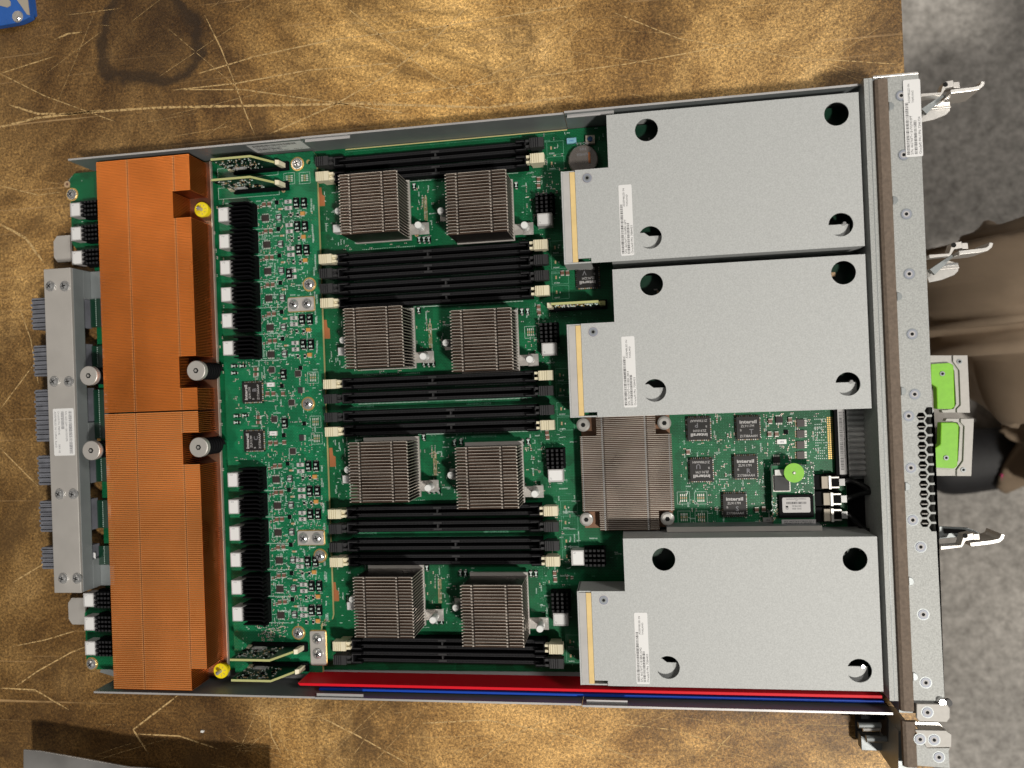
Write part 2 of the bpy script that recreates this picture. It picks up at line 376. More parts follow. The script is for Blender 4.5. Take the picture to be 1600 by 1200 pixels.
# ---------------------------------------------------------------- lettering
_tc = {}
def text_geo(st, bold=0.0):
    if (st, bold) in _tc: return _tc[(st, bold)]
    cu = bpy.data.curves.new('t', 'FONT'); cu.body = st; cu.size = 1.0; cu.resolution_u = 2; cu.offset = bold
    o = bpy.data.objects.new('t', cu); COL.objects.link(o)
    dg = bpy.context.evaluated_depsgraph_get(); dg.update()
    me = bpy.data.meshes.new_from_object(o.evaluated_get(dg))
    g = ([tuple(v.co) for v in me.vertices], [tuple(p.vertices) for p in me.polygons])
    bpy.data.objects.remove(o); bpy.data.curves.remove(cu); bpy.data.meshes.remove(me)
    _tc[(st, bold)] = g; return g
def text(mb, st, x, y, z, size, m, width=None, bold=0.0, centre=False):
    V, F = text_geo(st, bold)
    if not V: return
    w = max(p[0] for p in V); x0 = min(p[0] for p in V); sx = size if width is None else width / (w - x0)
    if centre: x -= (w - x0) * sx / 2
    k = len(mb.v); mb.v += [(x + (p[0] - x0) * sx, y + p[1] * size, z) for p in V]
    for f in F: mb.f.append(tuple(k + i for i in f)); mb.m.append(m)
def barcode(mb, x, y, w, h, z, m='ink', seed=1):
    r = random.Random(seed); c = x
    while c < x + w:
        b = r.choice((0.18, 0.18, 0.36, 0.5)); g = r.choice((0.2, 0.25, 0.4))
        mb.rect(c, min(c + b, x + w), y, y + h, z, m); c += b + g
def rrect(w, h, r, n=4, cx=0, cy=0):
    P = []
    for sx, sy, a0 in ((1, -1, -90), (1, 1, 0), (-1, 1, 90), (-1, -1, 180)):
        for i in range(n + 1):
            a = math.radians(a0 + 90 * i / n); P.append((cx + sx * (w / 2 - r) + r * math.cos(a), cy + sy * (h / 2 - r) + r * math.sin(a)))
    return P
def circle(cx, cy, r, n=40): return [(cx + r * math.cos(2 * math.pi * i / n), cy + r * math.sin(2 * math.pi * i / n)) for i in range(n)]

#=================================================================== THE PLACE
# floor
fb = MB().rect(-2500, 4000, -3000, 3000, -880, 'concrete')
tag(part('floor', fb), None, None, kind='structure')
# workbench
BX = 370.0
bench = empty('workbench', (-300, -150, -880), 'scratched brown particleboard workbench under the server tray', 'workbench')
tb = MB().box(-1100, BX, -800, 700, -38, 0, 'particleboard')
random.seed(11)
def scratch(pts, w, jit=0.06):
    w = w * 1.4
    P = []
    for (a, b), (c, d) in zip(pts[:-1], pts[1:]):
        n = max(2, int(math.hypot(c - a, d - b) / 2.0))
        for i in range(n): P.append((a + (c - a) * i / n, b + (d - b) * i / n))
    P.append(pts[-1]); L = []; R = []
    for i, p in enumerate(P):
        q = P[min(i + 1, len(P) - 1)]; o = P[max(i - 1, 0)]; dx, dy = q[0] - o[0], q[1] - o[1]; l = math.hypot(dx, dy) or 1
        t = min(1, i / 4, (len(P) - 1 - i) / 4); ww = w * (0.25 + 0.75 * t) * random.uniform(0.7, 1.1) / 2; jx = random.uniform(-jit, jit) * w
        nx, ny = -dy / l, dx / l
        L.append((p[0] + nx * (ww + jx), p[1] + ny * (ww + jx))); R.append((p[0] - nx * (ww - jx), p[1] - ny * (ww - jx)))
    for i in range(len(P) - 1):
        tb.face([(*L[i], 0.06), (*R[i], 0.06), (*R[i + 1], 0.06), (*L[i + 1], 0.06)], 'scratch_wood')
for pts, w in (
    ([(-10, 201), (60, 184), (130, 176), (250, 168), (400, 165), (560, 162), (760, 168), (900, 150)], 1.3),
    ([(15, 164), (60, 178), (110, 178), (160, 172)], 1.1), ([(270, 141), (370, 130), (480, 110), (620, 98)], 0.7),
    ([(320, 24), (345, 75), (362, 118), (385, 180), (400, 215)], 0.6), ([(310, 115), (400, 88), (520, 62), (700, 40), (900, 8)], 0.7),
    ([(280, 140), (380, 140), (520, 160), (640, 178)], 0.6), ([(85, 62), (105, 53), (128, 50)], 1.1), ([(0, 115), (85, 88)], 0.6),
    ([(420, 210), (520, 165), (600, 120), (680, 60), (730, 10)], 0.8), ([(540, 10), (600, 60), (680, 120), (760, 160)], 0.6),
    ([(600, 150), (760, 130), (980, 100), (1200, 60)], 0.6), ([(700, 150), (820, 90), (900, 20)], 0.5), ([(960, 20), (1060, 60), (1240, 90), (1400, 100)], 0.5),
    ([(0, 1075), (55, 1078), (80, 1093), (108, 1109)], 0.8), ([(25, 1072), (60, 1048), (110, 1020), (135, 1010)], 0.7),
    ([(280, 1085), (250, 1108), (208, 1140), (232, 1178)], 0.9), ([(216, 1147), (280, 1150), (340, 1170)], 0.7),
    ([(20, 910), (70, 880), (110, 850)], 0.7), ([(0, 350), (40, 372), (68, 410)], 1.6), ([(0, 640), (30, 600), (60, 560)], 0.6), ([(0, 290), (60, 305), (95, 300)], 0.6),
    ([(20, 1010), (70, 1000), (120, 985)], 0.6), ([(500, 1120), (560, 1150), (640, 1195)], 0.7), ([(660, 1130), (760, 1125), (900, 1150), (1000, 1190)], 0.7),
    ([(420, 1110), (424, 1150), (440, 1180)], 0.6), ([(1100, 1195), (1130, 1160), (1145, 1145)], 0.7), ([(740, 1195), (800, 1150), (860, 1120)], 0.5),
    ([(0, 25 + 90), (70, 150), (180, 190)], 0.5), ([(960, 1130), (1050, 1140), (1150, 1170)], 0.5), ([(30, 480), (48, 530), (60, 600)], 0.7), ([(0, 700), (60, 760)], 0.7)):
    scratch([at(u, v, 0) for u, v in pts], w)
for k in range(190):
    u = random.choice((random.uniform(0, 1400), random.uniform(200, 1400), random.uniform(200, 1400))); v = random.choice((random.uniform(0, 230), random.uniform(1110, 1200), random.uniform(0, 1200)))
    a = random.gauss(0.2, 0.45); ln = random.uniform(8, 90); x, y = at(u, v, 0); x2, y2 = x + ln * math.cos(a), y + ln * math.sin(a)
    scratch([(x, y), ((x + x2) / 2 + random.uniform(-2, 2), (y + y2) / 2), (x2, y2)] if x2 < BX - 4 else [(x, y), (x - 5, y)], random.uniform(0.10, 0.24))
part('tabletop', tb, bench, org=(-300, -150, 0))
for x in (-1000, 330):
    for y in (-740, 640): part('leg', MB().cbox(x - (30 if x > 0 else 0), y, 70, 70, -880, -38, 'particleboard'), bench)

# ================================================================ SERVER TRAY
SV = empty('server_blade', (70, -160, 0), 'open server tray with green circuit board, copper heat sink and perforated steel front', 'server')
# --- chassis tray
YT, YB = 29.8, -352.0
ch = MB()
ch.box(-212, 332, YB + 1.3, YT - 1.3, 4.0, 5.2, 'zinc_wall')
def wall(y0, y1, segs):
    for x0, x1, zt in segs: ch.box(x0, x1, y0, y1, 2.0, zt, 'zinc_wall', 'wall_edge')
wall(YT - 1.3, YT, ((-206, -30, 38.6), (-29.6, 150, 39.4), (150.4, 333, 41.5)))
wall(YB, YB + 1.3, ((-200, -34, 38.6), (-33.6, 147, 39.4), (147.4, 334, 41.5)))
ch.box(-27, 5, YT - 3.4, YT - 1.35, 37.2, 38.0, 'wall_edge'); ch.box(152, 182, YT - 3.4, YT - 1.35, 37.4, 38.3, 'wall_edge')
ch.box(-33, 0, YB + 1.35, YB + 3.4, 37.2, 38.0, 'wall_edge'); ch.box(150, 176, YB + 1.35, YB + 3.4, 37.2, 38.2, 'wall_edge')
for x0, y in ((-232, YT - 8), (-226, YB + 6)):
    ch.prism([(x0 + 26, y + 7), (x0 + 4, y + 6), (x0, y + 2), (x0 + 9, y), (x0 + 7, y - 3), (x0 + 30, y - 9), (x0 + 60, y - 8), (x0 + 60, y + 7)], 6.0, 7.2, 'zinc_wall')
for x in (-215, -150, -60, 20, 90): 
    ch.cyl(x + 30, YT - 3, 5.2, 6.2, 1.2, 'bright_steel', 8); ch.cyl(x + 20, YB + 4, 5.2, 6.2, 1.2, 'bright_steel', 8)
# low inner ledges along the side walls
ch.box(-180, 335, YT - 8, YT - 1.4, 7.0, 9.0, 'zinc_wall'); 
part('chassis_tray', ch, SV)
part('insulating_strip', MB().prism([(-112, YB + 2.2), (-108, YB + 4), (-101, YB + 11.5), (330, YB + 12), (330, YB + 2.2)], 9.0, 9.5, 'grey_film'), SV, label='pale grey film strip along the lower side wall')
# rivet studs on the lower wall
for u in (1272, 1320):
    x, y = at(u, 1098, 20); part('stud', MB().cyl(x, y, 9, 22, 1.5, 'chrome', 12).cyl(x, y, 22, 23.2, 1.9, 'chrome', 12, 1.2), SV)
x0, y0 = at(1250, 1103, 9); part('stud_bracket', MB().box(x0, x0 + 48, y0 + 0.5, y0 + 9, 9.6, 11, 'zinc_wall'), SV)
# --- circuit boards
MZ, PZ = 12.0, 16.0
pb = MB()
pb.prism([(-226, 24), (-222, 28), (-180, 28.2), (-28, 28.2), (130, 28.0), (325, 27.5), (325, -339), (-30, -342), (-180, -345), (-222, -345), (-226, -340), (-226, -303), (-222, -299), (-208, -296), (-208, -32), (-222, -30), (-226, -25)], 9.6, MZ, 'board_edge', 'pcb')
main = part('circuit_board', pb, SV)
pw = MB()
out = [(-104, 27.2), (-31, 27.2), (-28.4, 24), (-28.4, -302), (-29.4, -305.4), (-32.5, -306.6), (-36, -306.6), (-37.6, -309), (-37.6, -344), (-104, -344)]
holes = [circle(*at(482, 253, PZ), 1.7, 16)[::-1], circle(*at(510, 970, PZ), 1.7, 16)[::-1], circle(*at(108.5, 286, PZ), 1.7, 16)[::-1]][:2]
pw.prism([out] + holes, 13.2, PZ, 'board_edge', 'pcb_power')
part('power_board', pw, SV, label='raised green power board with a pale yellow edge')
# board printing: white legends, vias, pads that nobody could count
pr = MB(); random.seed(5)
def dashes(x0, x1, y0, y1, z, n, m='silkscreen', vert=0.5):
    for _ in range(n):
        x = random.uniform(x0, x1); y = random.uniform(y0, y1); w = random.choice((0.25, 0.3, 0.8, 1.4, 2.2)); h = random.choice((0.22, 0.28, 0.35))
        if random.random() < vert: w, h = h, w
        pr.rect(x, x + w, y, y + h, z, m)
def legend(x, y, z, n, vert, m='silkscreen', hgt=0.85):
    c = 0
    for _ in range(n):
        w = random.uniform(0.35, 0.55)
        for a, b, d, e in random.sample(((0, w, 0, .24), (0, w, hgt - .24, hgt), (0, .22, 0, hgt), (w - .22, w, 0, hgt), (0, w, hgt / 2, hgt / 2 + .2)), 3):
            if vert: pr.rect(x + d, x + e, y + c + a, y + c + b, z, m)
            else: pr.rect(x + c + a, x + c + b, y + d, y + e, z, m)
        c += w + 0.22
def dots(x0, x1, y0, y1, z, px, py, m, r=0.16, skip=0.1):
    y = y0
    while y < y1:
        x = x0
        while x < x1:
            if random.random() > skip: pr.rect(x - r, x + r, y - r, y + r, z, m)
            x += px
        y += py
def outline(x0, x1, y0, y1, z, m='silkscreen', w=0.22):
    pr.rect(x0, x1, y0, y0 + w, z, m); pr.rect(x0, x1, y1 - w, y1, z, m); pr.rect(x0, x0 + w, y0 + w, y1 - w, z, m); pr.rect(x1 - w, x1, y0 + w, y1 - w, z, m)
zp, zm = PZ + 0.05, MZ + 0.05
# power board legends
for yb in [-15.9 - 18.9 * k for k in range(6)] + [-203.8 - 18.9 * k for k in range(6)]:
    outline(-79, -75.5, yb - 7, yb + 7.5, zp, 'silkscreen_dim', 0.3)
    pr.rect(-78, -76.8, yb - 5.5, yb + 6, zp, 'silkscreen_dim')
    for k in range(2): pr.rect(-78.4, -77.4, yb - 5 + 7 * k, yb - 3.4 + 7 * k, zp + .03, 'solder')
    pr.rect(-80, -58, yb - 9.6, yb - 9.35, zp, 'silkscreen'); pr.rect(-74.4, -74.1, yb - 9, yb + 7, zp, 'silkscreen_dim')
    dashes(-75, -57, yb - 9, yb + 9, zp, 46); 
    for _ in range(11): legend(random.uniform(-74, -60), random.uniform(yb - 8, yb + 8), zp, random.randint(3, 7), random.random() < 0.6)
    dashes(-56, -36, yb - 9, yb + 9, zp, 46)
    for _ in range(9): legend(random.uniform(-56, -40), random.uniform(yb - 8, yb + 6), zp, random.randint(3, 6), random.random() < 0.5)
    for _ in range(3): legend(-33.5 + random.uniform(-.6, 1.2), yb + random.uniform(-9, 4), zp, random.randint(5, 10), True, hgt=1.1)
    dots(-57.0, -30, yb - 9, yb + 9, zp, 2.9, 3.3, 'tan_pad', 0.14, 0.6)
outline(-104, -57, -1.8, 6.5, zp, 'silkscreen', .2); outline(-104, -57.5, 12.5, 20.5, zp, 'silkscreen', .2)
for k in range(7): legend(-99 + k * 6, -5.6, zp, 5, False); legend(-92 + 6 * k, -8.2, zp, 5, False, 'silkscreen_dim')
dashes(-90, -30, -200, -118, zp, 210); dots(-90, -34, -200, -118, zp, 3.1, 3.6, 'silkscreen_dim', 0.16, 0.5)
for _ in range(46): legend(random.uniform(-90, -36), random.uniform(-200, -118), zp, random.randint(3, 8), random.random() < 0.6)
dashes(-100, -60, -344, -306, zp, 60); legend(-50, -300, zp, 14, False); legend(-48, -303, zp, 10, False)
# main board legends
for r_, yy in enumerate((0, -89, -178, -267)):
    for x0, x1 in ((-26, -2), (44, 72), (116, 140)):
        dashes(x0, x1, yy - 42, yy + 2, zm, 60)
        for _ in range(9): legend(random.uniform(x0, x1 - 3), random.uniform(yy - 42, yy), zm, random.randint(4, 9), random.random() < 0.65)
    dots(48, 50.4, yy - 27, yy - 10, zm, 0.9, 0.9, 'tan_pad', 0.3, 0.05)
    dots(118, 139, yy - 43, yy + 0, zm, 1.7, 1.7, 'silkscreen_dim', 0.13, 0.25)
    for k in range(34): pr.rect(44 + k * .95, 44.4 + k * .95, yy + 1.5, yy + 1.8, zm, 'silkscreen')
    for k in range(30): pr.rect(2 + k * 1.3, 2.4 + k * 1.3, yy - 44.6, yy - 44.2, zm, 'silkscreen')
for yy, sgn in ((-67.2, 1), (-155.6, 1), (-245.8, 1)):
    for k in range(17): pr.rect(-8 + k * 7.6, -6.4 + k * 7.6, yy + 2.9, yy + 3.2, zm, 'silkscreen'); pr.rect(-6 + k * 7.6, -4.4 + k * 7.6, yy - 3.2, yy - 2.9, zm, 'silkscreen_dim')
    pr.rect(-10, 122, yy + 2.2, yy + 2.35, zm, 'silkscreen_dim'); pr.rect(-10, 122, yy - 2.3, yy - 2.15, zm, 'silkscreen_dim')
for yy in (16, 5.5, -52, -62, -72.5, -82.6, -139, -149.2, -162, -172, -229, -239.4, -252, -262.3, -320, -329.7):
    outline(135.5, 147, yy - 4.6, yy + 4.6, zm, 'silkscreen_dim'); legend(137, yy - 4, zm, 6, False)
    pr.rect(138, 139, yy - 1, yy + 1.2, zm, 'tan_pad'); pr.rect(140.6, 141.2, yy - .6, yy + .4, zm, 'solder')
# slot legends, as printed between the slots
def main_text(st, u, v, size, m='silkscreen', rot=180, z=zm):
    x, y = at(u, v, z); t = MB(); text(t, st, 0, 0, 0, size, m, centre=True); pr.merge(t, TR(x, y, z, rot))
for st, u, v in (('BOB01/CH1/D1MM', 586, 583), ('BOB01/CH0/D1MM', 566, 634), ('BOB21/CH0/D1MM', 748, 629), ('BOB30/CH0/D1MM', 775, 829), ('BOB31/CH0/D1MM', 570, 832), ('BOB21/CH1', 920, 246), ('BOB', 855, 219), ('BOB00', 868, 425), ('BOB20/CH1/D1MM', 756, 680)):
    main_text(st, u, v, 2.1, 'silkscreen_dim')
# area right of the flat heat sink
x0, y1 = at(1060, 640); x1, y0 = at(1300, 830)
dots(x0, x1, y0, y1, zm, 1.6, 1.6, 'silkscreen_dim', 0.13, 0.35)
dashes(x0, x1, y0, y1, zm, 330)
for _ in range(60): legend(random.uniform(x0, x1), random.uniform(y0, y1), zm, random.randint(4, 9), random.random() < 0.5)
xa, ya = at(1293, 652); xb, yb_ = at(1302, 716)
dots(xa, xa + 4.2, yb_, ya, zm, 1.25, 1.25, 'gold', 0.42, 0.0)
xa, ya = at(1273, 650); dots(xa, xa + 7, yb_, ya, zm, 1.25, 1.7, 'silkscreen', 0.3, 0.25)
dashes(140, 176, -68, 27, zm, 130); dashes(131, 175, -240, -90, zm, 160, 'silkscreen_dim'); dashes(-224, -184, -30, 27, zm, 20); dashes(131, 175, -343, -262, zm, 60, 'silkscreen_dim')
for _ in range(30): legend(random.uniform(131, 172), random.uniform(-262, -180), zm, random.randint(4, 9), random.random() < 0.4)
xa, ya = at(888, 760); dots(xa - 10, xa + 4, ya - 26, ya + 10, zm, 1.5, 1.5, 'silkscreen_dim', 0.13, 0.1)
# pads of unfilled resistor packs (four bars in a bracket)
def padpack(u, v, z, vert=True, n=4):
    x, y = at(u, v, z)
    for k in range(n):
        for s_ in (-1, 0, 1):
            a, b = (k - (n - 1) / 2) * 1.25, s_ * 1.9
            if not vert: a, b = b, a
            w, h = (0.6, 1.5) if vert else (1.5, 0.6)
            pr.rect(x + a - w / 2, x + a + w / 2, y + b - h / 2, y + b + h / 2, z + 0.05, 'solder' if s_ else 'tan_pad')
    outline(x - 4.1, x + 4.1, y - 4.1, y + 4.1, z + .05, 'silkscreen', .16)
for u, v in ((489, 590), (493, 659), (495, 685)): padpack(u, v, PZ)
for u, v in ((452, 279), (476, 278)): padpack(u, v, PZ, False)
for u, v in ((1068, 778), (1095, 778), (1069, 808), (1096, 808), (829, 519)): padpack(u, v, MZ)
# orange bare pads right of the power board edge
for u, v in ((502, 308), (510, 515), (519, 715), (524, 925)):
    x, y = at(u, v); pr.prism([(x - 2, y + 7), (x + .4, y + 7), (x + .8, y + 1.6), (x + 2.6, y + .6), (x + 2.6, y - 6.5), (x - 2, y - 6.5)], MZ + .02, MZ + .08, 'orange_pad')
# gold strip along the top board edge
pr.rect(-8, 150, 27.2, 27.9, zm, 'board_edge')
for k in range(150): pr.rect(-8 + k, -7.6 + k, 25.6, 25.9, zm, 'silkscreen_dim')
po = part('board_printing', pr, SV, org=(0, 0, MZ)); po['kind'] = 'stuff'

# --- SMD component library -------------------------------------------------
LIB = {}
def lib(name, mb): LIB[name] = mb.mesh(name)
def leads(mb, w, h, n, m='solder', sides='tb', l=0.9, z=0.25):
    for k in range(n):
        c = (k - (n - 1) / 2) * (w / n)
        if 't' in sides: mb.box(c - w / n * .28, c + w / n * .28, h / 2, h / 2 + l, 0, z, m)
        if 'b' in sides: mb.box(c - w / n * .28, c + w / n * .28, -h / 2 - l, -h / 2, 0, z, m)
        c = (k - (n - 1) / 2) * (h / n)
        if 'l' in sides: mb.box(-w / 2 - l, -w / 2, c - h / n * .28, c + h / n * .28, 0, z, m)
        if 'r' in sides: mb.box(w / 2, w / 2 + l, c - h / n * .28, c + h / n * .28, 0, z, m)
    return mb
lib('mosfet', leads(MB().box(-2.6, 2.6, -2.2, 2.2, 0.02, 1.1, 'chip_brown'), 5.0, 4.4, 4, 'solder', 'tb', 1.0))
m_ = leads(MB().box(-2.0, 2.0, -2.0, 2.0, 0.02, 1.3, 'grey_black'), 3.8, 3.8, 1, 'solder', 'tb', .7)
m_.rect(-1.3, 1.3, .2, .7, 1.33, 'silkscreen'); m_.rect(-1.5, 1.1, -.8, -.2, 1.33, 'silkscreen'); m_.rect(-1.5, 1.5, -1.9, -1.6, 1.33, 'label_grey'); m_.rect(-1.5, 1.5, 1.6, 1.9, 1.33, 'label_grey')
lib('inductor', m_)
lib('small_chip', leads(MB().box(-1.3, 1.3, -1.4, 1.4, 0.02, .8, 'black_plastic'), 2.2, 2.8, 3, 'solder', 'r', .4))
lib('ceramic_capacitor', MB().box(-1.15, 1.15, -1.2, 1.2, .02, 1.5, 'cap_brown').box(-1.15, 1.15, -1.75, -1.21, .02, 1.52, 'solder').box(-1.15, 1.15, 1.21, 1.6, .02, 1.52, 'solder'))
lib('little_capacitor', MB().box(-.5, .5, -.6, .6, .02, .8, 'cap_brown').box(-.5, .5, -1.0, -.61, .02, .82, 'solder').box(-.5, .5, .61, 1.0, .02, .82, 'solder'))
lib('filter_bead', MB().box(-1.2, 1.2, -.6, .6, .02, .7, 'tan_pad').box(1.21, 1.9, -.6, .6, .02, .7, 'solder'))
m_ = MB().box(-2.6, 2.6, -1.3, 1.3, .02, 1.1, 'label_grey').box(-.7, .7, -.9, 1.0, 1.11, 1.16, 'chip_black').rect(1.3, 2.6, -1.3, 1.3, 1.14, 'solder').rect(-.25, .25, -.3, .3, 1.2, 'silkscreen')
lib('resistor', m_)
m_ = MB().box(-2.0, 2.0, -3.4, 3.4, .02, 2.0, 'black_plastic').box(-1.2, 1.2, -4.0, -3.41, .02, .9, 'solder').box(-1.2, 1.2, 3.41, 3.8, .02, .9, 'solder')
text(m_, '16V', 0, .6, 2.05, 1.9, 'silkscreen', 1.7, 0.03, True); text(m_, '8+8', 0, -2.2, 2.05, 1.8, 'silkscreen', 2.5, 0.04, True)
lib('polymer_capacitor', m_)
lib('diode', MB().box(-.7, .7, -.85, .85, .02, .8, 'black_plastic').box(-.65, .65, -1.5, -.86, .02, .7, 'solder').box(.71, 1.5, -.3, .3, .02, .3, 'solder').box(-.65, .65, .86, 1.4, .02, .7, 'solder'))
lib('tantalum_capacitor', MB().box(-1.5, 1.5, -1.3, 1.3, .02, 1.4, 'tantalum').box(-1.2, 1.2, -1.9, -1.31, .02, .6, 'solder'))
lib('tiny_resistor', MB().box(-.45, .45, -.25, .25, .02, .35, 'ink').box(-.8, -.46, -.28, .28, .02, .4, 'solder').box(.46, .8, -.28, .28, .02, .4, 'solder'))
lib('driver_chip', leads(leads(MB().box(-2.1, 2.1, -2.1, 2.1, .02, .9, 'chip_brown'), 4, 4.2, 4, 'solder', 'tb', .5), 4.2, 4, 5, 'label_grey', 'lr', .5))
lib('logic_chip', leads(MB().box(-2.2, 2.2, -1.9, 1.9, .02, 1.4, 'chip_black'), 4.2, 3.8, 4, 'solder', 'tb', 1.2))
lib('side_lead_chip', leads(MB().box(-1.6, 1.6, -2.1, 2.1, .02, 1.3, 'grey_black'), 3.2, 4, 4, 'solder', 'r', 1.3))
m_ = MB().box(-2.3, 2.3, -1.5, 1.5, .02, 1.3, 'label_white').box(-2.9, -2.31, -1.5, 1.5, .02, 1.2, 'solder').box(2.31, 2.9, -1.5, 1.5, .02, 1.2, 'solder')
text(m_, '191', 0, -.6, 1.34, 1.4, 'ink_grey', 2.2, 0.03, True)
lib('fuse', m_)
m_ = leads(MB().box(-1.2, 1.2, -1.9, 1.9, .02, 1.9, 'black_plastic'), 2.2, 3.8, 1, 'solder', 'tb', .6)
m_.rect(-.8, .8, .7, 1.3, 1.93, 'silkscreen'); m_.rect(-.25, .25, -1.3, .7, 1.93, 'silkscreen'); m_.rect(-.8, .8, -1.3, -.9, 1.93, 'silkscreen'); m_.rect(-1.1, 1.1, 1.4, 1.85, 1.93, 'label_grey')
lib('transistor', m_)
lib('power_transistor', leads(leads(MB().box(-2.5, 2.2, -2.4, 2.4, .02, 1.2, 'chip_brown'), 4.7, 4.4, 4, 'tan_pad', 'l', 1.2), 4.4, 4.6, 4, 'solder', 'r', 1.6))
def smd(kind, u, v, z, du=0, dv=0, rz=0):
    x, y = at(u, v, z); return inst(kind, LIB[kind], (x, y, z), SV, rz)
tiny = MB()
def tb_res(u, v, z, rz=0):
    x, y = at(u, v, z); q = MB().box(-.45, .45, -.25, .25, .02, .35, random.choice(('ink', 'cap_brown', 'tan_pad'))).box(-.85, -.46, -.28, .28, .02, .4, 'solder').box(.46, .85, -.28, .28, .02, .4, 'solder')
    tiny.merge(q, TR(x, y, z, rz))
cells = [(415, 341), (417.5, 382.5), (419, 424), (420.5, 466.5), (422.5, 512), (424, 554), (432, 749), (434, 790), (435, 832), (437, 875.5), (438, 920), (439.5, 961)]
random.seed(3)
for u, v in cells:
    smd('mosfet', u, v, PZ)
    smd('inductor', u + 21.5, v - 1, PZ); smd('small_chip', u + 18, v - 24.5, PZ)
    smd('ceramic_capacitor', u - 1.5, v - 21, PZ); smd('ceramic_capacitor', u + 6.5, v - 21.5, PZ)
    smd('little_capacitor', u - 6.5, v - 18, PZ); smd('little_capacitor', u - 11, v - 17, PZ)
    smd('filter_bead', u + 23, v - 14, PZ)
    for du, dv in ((-10, 10), (11, 5), (12, -30), (26, 14), (-12, -8), (14, 12), (24, -30), (-5, 13), (3, 13)): tb_res(u + du + random.uniform(-1, 1), v + dv + random.uniform(-1, 1), PZ, random.choice((0, 90, 60)))
rowsB = [(450, 320.5), (451.5, 357), (454, 393.5), (457, 428), (459, 502), (461, 541), (469, 731), (471, 770), (472, 806), (468, 880), (474, 918), (474, 956)]
for i, (u, v) in enumerate(rowsB):
    smd('resistor', u + 1, v - 5, PZ); smd('resistor', u + 1.5, v + 5, PZ)
    if i in (3,): smd('polymer_capacitor', u - 4, v, PZ)
    else: smd('polymer_capacitor', u + 14, v - 3, PZ); smd('polymer_capacitor', u + 26, v - 3, PZ)
    if i not in (3, 8): 
        smd('diode', u + 5, v + 15.5, PZ); smd('diode', u + 16, v + 15.5, PZ); smd('tantalum_capacitor', u + 23.5, v + 13.5, PZ)
    for _ in range(7): tb_res(u + random.uniform(-6, 38), v + random.uniform(11, 21), PZ, random.choice((0, 90)))
for u, v in ((425, 578), (429, 655)): smd('driver_chip', u, v, PZ)
for u, v in ((466, 584), (456, 629), (458, 705)): smd('driver_chip', u, v, PZ)
for u, v in ((444, 585), (446, 661)): smd('polymer_capacitor', u, v, PZ)
for u, v in ((470, 610), (472, 684)): smd('side_lead_chip', u, v, PZ)
for u, v in ((424, 601), (428, 677)): smd('fuse', u, v, PZ)
for u, v in ((419, 615), (428, 615), (443, 615), (423, 692), (432, 692), (445, 691), (401, 577), (401, 585), (405, 652), (405, 660)): smd('ceramic_capacitor', u, v, PZ, rz=90 if u < 410 else 0)
for u, v in ((441, 603), (444, 680), (470, 575), (476, 662)): smd('small_chip', u, v, PZ)
for u, v in ((367, 572), (367, 583), (380, 572), (371, 650), (371, 660), (384, 649)): smd('transistor', u, v, PZ, rz=90)
for _ in range(170): tb_res(random.uniform(366, 490), random.uniform(566, 720), PZ, random.choice((0, 90)))
for _ in range(60): tb_res(random.uniform(402, 450), random.uniform(975, 1000), PZ, random.choice((0, 90)))
# main board components
for r_, (uu, vv) in enumerate(((663, 375), (670, 568), (678, 766), (683, 970))):
    for k in range(3): smd('transistor', uu - 7 + 7.5 * k, vv, MZ)
    for k in range(2):
        for j in range(4): tb_res(uu - 3 + 5 * k, vv - 68 + 5 * j, MZ, 90)
    smd('transistor', uu - 15, vv - 83, MZ)
for (u, v) in ((807, 290), (808, 487), (816, 487), (825, 487), (711, 692), (721, 690), (817, 691), (826, 690), (830, 896), (838, 896), (720, 895), (728, 895), (703, 295)): smd('transistor', u, v, MZ)
for (u, v) in ((842, 281), (842, 291), (842, 480), (843, 489), (855, 676), (856, 683), (867, 895), (868, 905)): smd('ceramic_capacitor', u, v, MZ)
for (u, v) in ((879, 427), (887, 427), (1074, 660), (1075, 706)): smd('ceramic_capacitor', u, v, MZ)
for (u, v) in ((1203, 658), (1213, 678), (1202, 678), (1234, 656), (1182, 796), (1193, 795)): smd('ceramic_capacitor', u, v, MZ, rz=0)
for (u, v) in ((1217, 656), (1213, 718)): smd('logic_chip', u, v, MZ)
smd('small_chip', 1228, 675, MZ); smd('fuse', 1221, 690, MZ); smd('fuse', 1199, 812, MZ)
for v in (661, 678, 695, 711): smd('power_transistor', 1251, v, MZ)
for (u, v) in ((1120, 655), (1137, 680), (1118, 740), (1134, 742), (1118, 795), (830, 702), (834, 716), (870, 300), (894, 300), (886, 902), (893, 902)): smd('little_capacitor', u, v, MZ)
for _ in range(300): tb_res(random.uniform(1062, 1290), random.uniform(645, 825), MZ, random.choice((0, 90)))
for (u0, u1, v0, v1, nn) in ((845, 900, 205, 300, 26), (815, 860, 285, 380, 22), (815, 860, 480, 560, 20), (820, 860, 690, 770, 20), (830, 900, 780, 920, 26), (640, 690, 280, 370, 14), (645, 700, 480, 560, 14), (652, 710, 690, 760, 14), (660, 715, 890, 960, 14), (535, 640, 378, 390, 12), (545, 650, 572, 582, 10)):
    for _ in range(nn): tb_res(random.uniform(u0, u1), random.uniform(v0, v1), MZ, random.choice((0, 90)))
for _ in range(70): tb_res(random.uniform(336, 350), random.uniform(310, 990), PZ, 90)
to = part('tiny_component', tiny, SV, org=(0, 0, MZ)); to['kind'] = 'stuff'
def tp(u, v, z, r=1.4):
    x, y = at(u, v, z); q = MB().cyl(x, y, z + .02, z + .12, r, 'tan_pad', 20).cyl(x, y, z + .12, z + .16, r * .4, 'cap_brown', 12); part('test_pad', q, SV)
tp(105, 288, MZ, 2.6)
